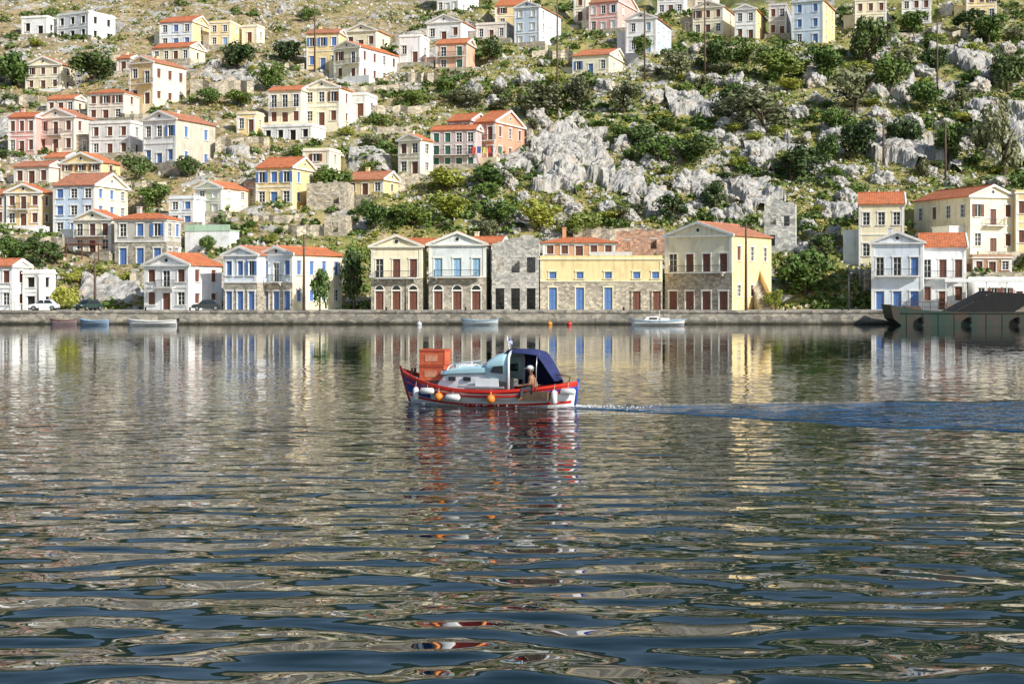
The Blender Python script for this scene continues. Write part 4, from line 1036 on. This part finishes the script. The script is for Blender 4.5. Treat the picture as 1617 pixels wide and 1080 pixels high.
def crate(z,label,dz):
    o=empty('crate',W((-2.26,0,z)),BR+dz); tag(o,label,'crate')
    w,d,h=.52,.40,.61
    t=MB()
    for sx in (-w,w-.05):
        for sy in (-d,d-.05): t.box(sx,sy,0,sx+.05,sy+.05,h)
    t.box(-w-.02,-d-.02,h-.07,w+.02,-d+.0,h); t.box(-w-.02,d,h-.07,w+.02,d+.02,h); t.box(-w-.02,-d,h-.07,-w,d,h); t.box(w,-d,h-.07,w+.02,d,h)
    t.build('frame',CRm,o)
    t=MB()
    t.box(-w+.05,-d+.006,.0,w-.05,-d+.03,h-.07); t.box(-w+.05,d-.03,.0,w-.05,d-.006,h-.07); t.box(-w+.006,-d+.05,.0,-w+.03,d-.05,h-.07); t.box(w-.03,-d+.05,.0,w-.006,d-.05,h-.07)
    t.build('side_panels',M('crate_panels',(.66,.15,.06),(.48,.095,.04),2.5,.6),o)
    t=MB(); t.box(-w+.06,-d+.06,.02,w-.06,d-.06,h-.03); t.build('crate_load',M('crate_inner',(.62,.30,.18),(.5,.2,.1),4),o)
    t=MB(); t.box(-.30,-d-.006,.14,.22,-d+.004,.40); t.build('paper_label',M('crate_label',(.72,.36,.22),(.5,.2,.12),9),o)
crate(.96,'lower red brown crate on the bow of the motor boat',0)
crate(1.585,'upper red brown crate stacked on top on the bow',math.radians(4))
WF=M('fender_white',(.82,.82,.80),(.68,.68,.66),3,.4); OF=M('fender_orange',(.85,.27,.04),(.7,.2,.025),3,.4)
def fender(u,kind,label,dz=0,side=-1):
    x,y,z=hullpt(u,.85,L,B,zs,.4,.5,.15); zt=zs(u)
    o=empty('fender',W((x,side*(y+.17),0)),BR); tag(o,label,'fender')
    t=MB()
    if kind=='ball': t.ball((0,0,.36+dz),.17,14,10); t.tube([(0,0,.5+dz),(0,0,.6+dz)],.04,6); t.build('float',OF,o,True); top=.6+dz
    elif kind=='flat': t.tube([(-.3,0,.34+dz),(-.24,0,.34+dz),(.24,0,.34+dz),(.3,0,.34+dz)],[.06,.13,.13,.06],12); t.build('float',WF,o,True); top=.45+dz
    else: t.tube([(0,0,.08+dz),(0,0,.14+dz),(0,0,.55+dz),(0,0,.62+dz)],[.05,.12,.12,.05],12); t.build('float',WF,o,True); top=.62+dz
    t=MB(); t.tube([(0,0,top),(0,.1,zt+.06)],.014,5); t.build('rope',M('rope',(.4,.36,.28)),o)
fender(.20,'flat','white fender nearest the bow',.25)
fender(.275,'ball','orange ball fender near the bow',.02)
fender(.36,'flat','long white fender between the two orange ball fenders',0.04)
fender(.575,'ball','orange ball fender amidships',0)
fender(.12,'v','upright white fender under the blue bow',.1)
fender(.90,'v','upright white fender right behind the seated man',.1)
fender(.965,'flat','white fender on the pointed stern',.32)

# ---- man
def skin(name,V,E,mat,parent,sub=2):
    me=bpy.data.meshes.new(name); me.from_pydata([v[0] for v in V],E,[]); o=link(name,me,parent); me.materials.append(mat)
    o.modifiers.new('skin','SKIN')
    sv=me.skin_vertices
    if len(sv)==0:
        bm=bmesh.new(); bm.from_mesh(me); ly=bm.verts.layers.skin.verify(); bm.verts.ensure_lookup_table()
        for i,v in enumerate(bm.verts):
            r=V[i][1]; r=(r,r) if not isinstance(r,tuple) else r
            v[ly].radius=r; v[ly].use_root=(i==0)
        bm.to_mesh(me); bm.free()
    else:
        for i in range(len(V)):
            r=V[i][1]; r=(r,r) if not isinstance(r,tuple) else r
            sv[0].data[i].radius=r; sv[0].data[i].use_root=(i==0)
    s=o.modifiers.new('sub','SUBSURF'); s.levels=sub; s.render_levels=sub
    return o
SKN=M('skin',(.34,.15,.08),(.27,.115,.06),6,.5); SHT=M('beige_shirt',(.48,.27,.15),(.38,.20,.11),8,.85); TRS=M('dark_trousers',(.06,.065,.08),None,8,.9)
pr=W((2.12,-.74,.65)); man=empty('person',pr,BR+math.radians(14)); man.scale=(1.14,)*3; tag(man,'person in a white cap and tan top seated at the stern, looking ahead','person')
V=[((0,0,.1),.12),((-.02,0,.28),(.11,.13)),((-.05,0,.44),(.11,.15)),((-.07,0,.55),(.06,.07)),((-.09,0,.62),.05),((-.115,0,.72),(.085,.075)),((-.11,0,.81),(.06,.055))]
E=[(0,1),(1,2),(2,3),(3,4),(4,5),(5,6)]
for sg in (-1,1):
    b0=len(V)
    V+=[((-.08,sg*.09,.09),.085),((-.40,sg*.13,.10),.065),((-.42,sg*.13,-.24),.045),((-.54,sg*.14,-.30),.035)]
    E+=[(0,b0),(b0,b0+1),(b0+1,b0+2),(b0+2,b0+3)]
    b1=len(V)
    ex=-.12 if sg<0 else -.08
    V+=[((-.05,sg*.17,.49),.06),((ex,sg*.25,.26),.045),((-.34,sg*.20,.22),.033),((-.41,sg*.19,.21),(.035,.018))]
    E+=[(2,b1),(b1,b1+1),(b1+1,b1+2),(b1+2,b1+3)]
    for fi in range(4):
        fz=len(V); yy=sg*(.155+.024*fi); ll=(.05,.06,.055,.045)[fi]
        V+=[((-.44,yy,.21),.009),((-.44-ll*.6,yy,.198),.009),((-.44-ll,yy,.17),.008)]
        E+=[(b1+3,fz),(fz,fz+1),(fz+1,fz+2)]
    fz=len(V); V+=[((-.40,sg*.14,.205),.010),((-.43,sg*.125,.185),.009)]; E+=[(b1+3,fz),(fz,fz+1)]
skin('body',V,E,SKN,man)
V=[((0,0,.1),(.18,.19)),((-.02,0,.28),(.17,.18)),((-.05,0,.44),(.165,.195)),((-.07,0,.53),(.095,.10))]; E=[(0,1),(1,2),(2,3)]
for sg in (-1,1):
    b1=len(V); ex=-.12 if sg<0 else -.08
    V+=[((-.05,sg*.18,.49),.085),((ex,sg*.22,.40),.07)]; E+=[(2,b1),(b1,b1+1)]
skin('shirt',V,E,SHT,man)
V=[((0,0,.08),(.15,.16))]; E=[]
for sg in (-1,1):
    b0=len(V); V+=[((-.10,sg*.09,.09),.1),((-.40,sg*.13,.10),.08),((-.42,sg*.13,-.2),.06)]; E+=[(0,b0),(b0,b0+1),(b0+1,b0+2)]
skin('trousers',V,E,TRS,man)
hx=-.08
t=MB(); t.ball((-.03+hx,0,.80),.125,16,8,(1.05,.92,.70)); t.build('cap',WF,man,True)
t=MB(); t.prism([(-.11+hx,-.07),(-.2+hx,-.04),(-.22+hx,0),(-.2+hx,.04),(-.11+hx,.07)],lambda p,q:(p[0],p[1],q),.775,.79); t.build('cap_peak',WF,man)
t=MB(); t.ball((-.125+hx,0,.705),.018,8,6,(1.2,.8,1.2)); t.build('nose',SKN,man,True)
for sg in (-1,1):
    t=MB(); t.ball((-.108+hx,sg*.032,.732),.012,8,6); t.build('eye',SH['dark'],man,True)
    t=MB(); t.ball((-.02+hx,sg*.085,.72),.028,8,6,(.7,.35,1)); t.build('ear',SKN,man,True)
t=MB(); t.box(-.118+hx,-.025,.668,-.105+hx,.025,.674); t.build('mouth',M('lips',(.3,.1,.08)),man)
t=MB(); t.ball((.01+hx,0,.74),.092,12,8,(.9,.9,.85)); t.build('hair',M('grey_hair',(.3,.29,.28)),man,True)

# ---- foam
FM=M('foam',(.8,.82,.84),(.6,.66,.7),4,.6)
t=MB(); rr=random.Random(3)
def flake(x,y,s,z=.03):
    n=8; t.add([(x,y,z+.02)]+[(x+s*2.2*rr.uniform(.5,1.2)*math.cos(k*6.283/n),y+s*rr.uniform(.5,1.2)*math.sin(k*6.283/n),z-.01) for k in range(n)],[(0,1+k,1+(k+1)%n) for k in range(n)])
for i in range(70):
    u=rr.random()**1.3*.2; x,y,z=hullpt(u,.45,L,B,zs,.4,.5,.15); p=W((x-.05,-(y+.05+rr.random()*.2*(1-u)),0)); flake(p.x,p.y,rr.uniform(.015,.06))
for i in range(130):
    a=rr.random()**1.8*3.2; p=W((3.4+a,rr.gauss(0,.16+.16*a),0)); flake(p.x,p.y,rr.uniform(.01,.045)*(1-a/5))
for i in range(40):
    u=rr.uniform(.2,1); x,y,z=hullpt(u,.45,L,B,zs,.4,.5,.15); p=W((x,-(y+.03+rr.random()*.08),0)); flake(p.x,p.y,rr.uniform(.01,.025))
tag(t.build('foam',FM,None,True),'white foam flecks along the moving boat and in its wake','foam',kind='stuff')

# ---- water
m,nt,b=newmat('harbour_water')
tc=N(nt,'ShaderNodeTexCoord'); sx=N(nt,'ShaderNodeSeparateXYZ'); nt.links.new(tc.outputs['Object'],sx.inputs[0])
X,Yc=sx.outputs[0],sx.outputs[1]
def cn(a,sxx,syy,detail=2,off=0,dist=0,rough=.45):
    mp=N(nt,'ShaderNodeMapping'); mp.inputs['Scale'].default_value=(sxx,syy,1); mp.inputs['Location'].default_value=(off,off*.7,off); mp.inputs['Rotation'].default_value=(0,0,a)
    nt.links.new(tc.outputs['Object'],mp.inputs['Vector'])
    n=N(nt,'ShaderNodeTexNoise'); n.noise_dimensions='2D'; n.inputs['Scale'].default_value=1; n.inputs['Detail'].default_value=detail; n.inputs['Roughness'].default_value=rough; n.inputs['Distortion'].default_value=dist
    nt.links.new(mp.outputs[0],n.inputs['Vector']); return n.outputs['Fac']
def mrange(src,a,b_,c_,d_,smooth=False):
    n=N(nt,'ShaderNodeMapRange',interpolation_type='SMOOTHSTEP' if smooth else 'LINEAR'); n.inputs[1].default_value=a; n.inputs[2].default_value=b_; n.inputs[3].default_value=c_; n.inputs[4].default_value=d_
    nt.links.new(src,n.inputs[0]); return n.outputs[0]
N1=cn(.08,.62,1.05,0,0); N2=cn(-.14,1.35,2.2,1,5,0,.35); N3=cn(.22,.85,1.5,0,33); N0=cn(.1,.05,.11,1,20)
calm=mth(nt,'ADD',mth(nt,'MULTIPLY',N0,1.3),.35)
A=mth(nt,'MULTIPLY',mrange(Yc,14,95,1.0,.10),calm)
big_=mth(nt,'MULTIPLY',N1,mrange(Yc,14,60,.125,.05))
med_=mth(nt,'MULTIPLY',N3,mrange(Yc,14,60,.060,.045))
sml_=mth(nt,'MULTIPLY',N2,mrange(Yc,14,45,.016,.040))
h=mth(nt,'MULTIPLY',mth(nt,'ADD',big_,mth(nt,'ADD',med_,sml_)),A)
st_=W((3.3,0,0)); ca,sa=math.cos(math.radians(-14)),math.sin(math.radians(-14))
dx=mth(nt,'SUBTRACT',X,st_.x); dy=mth(nt,'SUBTRACT',Yc,st_.y)
al=mth(nt,'ADD',mth(nt,'MULTIPLY',dx,ca),mth(nt,'MULTIPLY',dy,sa)); pe=mth(nt,'ADD',mth(nt,'MULTIPLY',dx,-sa),mth(nt,'MULTIPLY',dy,ca))
wd=mth(nt,'ADD',mth(nt,'MULTIPLY',al,.37),1.1)
wn=mth(nt,'MULTIPLY',mth(nt,'SUBTRACT',cn(0,.3,.3,2,31),.5),2.4)
rel=mth(nt,'SUBTRACT',mth(nt,'ADD',wd,wn),mth(nt,'ABSOLUTE',pe))
wk=mth(nt,'MULTIPLY',mth(nt,'MULTIPLY',mrange(rel,0,1.0,0,1,True),mrange(al,-.6,.3,0,1,True)),mrange(al,20,60,1,0,True))
# raised edges of the wake and chop inside it
edge=mth(nt,'SUBTRACT',1.0,mth(nt,'ABSOLUTE',mth(nt,'SUBTRACT',mth(nt,'MULTIPLY',rel,.9),1.0)),None,True)
hw=mth(nt,'ADD',mth(nt,'MULTIPLY',cn(.3,.75,1.2,2,40,0,.5),.34),mth(nt,'MULTIPLY',edge,.05))
h=mth(nt,'ADD',h,mth(nt,'MULTIPLY',hw,wk))
bp=N(nt,'ShaderNodeBump'); bp.inputs['Strength'].default_value=1; bp.inputs['Distance'].default_value=1; nt.links.new(h,bp.inputs['Height']); nt.links.new(bp.outputs[0],b.inputs['Normal'])
patch=ramp(nt,cn(.15,.45,1.9,3,60,0,.65),[(.40,(.12,.12,.12)),(.60,(1,1,1))])
wmix=mixc(nt,1.0,patch,wk,'MULTIPLY')
bc=mixc(nt,wmix,(.0015,.013,.013),(.015,.11,.27))  # wake's blue sky reflection put into base colour, along with aerated water
nt.links.new(bc,b.inputs['Base Color']); b.inputs['Roughness'].default_value=.004; b.inputs['IOR'].default_value=1.45
t=MB(); t.quad((-1500,-400,0),(1500,-400,0),(1500,187.5,0),(-1500,187.5,0)); tag(t.build('water',m),kind='structure')

# ---- world, sun, camera
S=Vector((.77,-.62,.61)).normalized()
w=bpy.data.worlds.new('World'); scn.world=w; w.use_nodes=True; nt=w.node_tree
sky=nt.nodes.new('ShaderNodeTexSky'); sky.sky_type='NISHITA'; sky.sun_disc=False; sky.sun_elevation=math.asin(S.z); sky.sun_rotation=math.atan2(S.x,S.y)
bg=nt.nodes['Background']; nt.links.new(sky.outputs[0],bg.inputs[0]); bg.inputs[1].default_value=.13
sl=bpy.data.lights.new('sun','SUN'); sl.energy=5.0; sl.angle=math.radians(.5); sl.color=(1,.96,.89); so=bpy.data.objects.new('sun',sl); COL.objects.link(so); so.rotation_euler=S.to_track_quat('Z','Y').to_euler()
cd=bpy.data.cameras.new('camera'); cd.lens=50; cd.sensor_width=36; cd.shift_y=-82/1617; cd.clip_end=4000; cam=bpy.data.objects.new('camera',cd); COL.objects.link(cam); cam.location=(0,0,CH); cam.rotation_euler=(math.pi/2,0,0); scn.camera=cam
scn.view_settings.view_transform='Standard'; scn.view_settings.look='None'; scn.view_settings.exposure=0
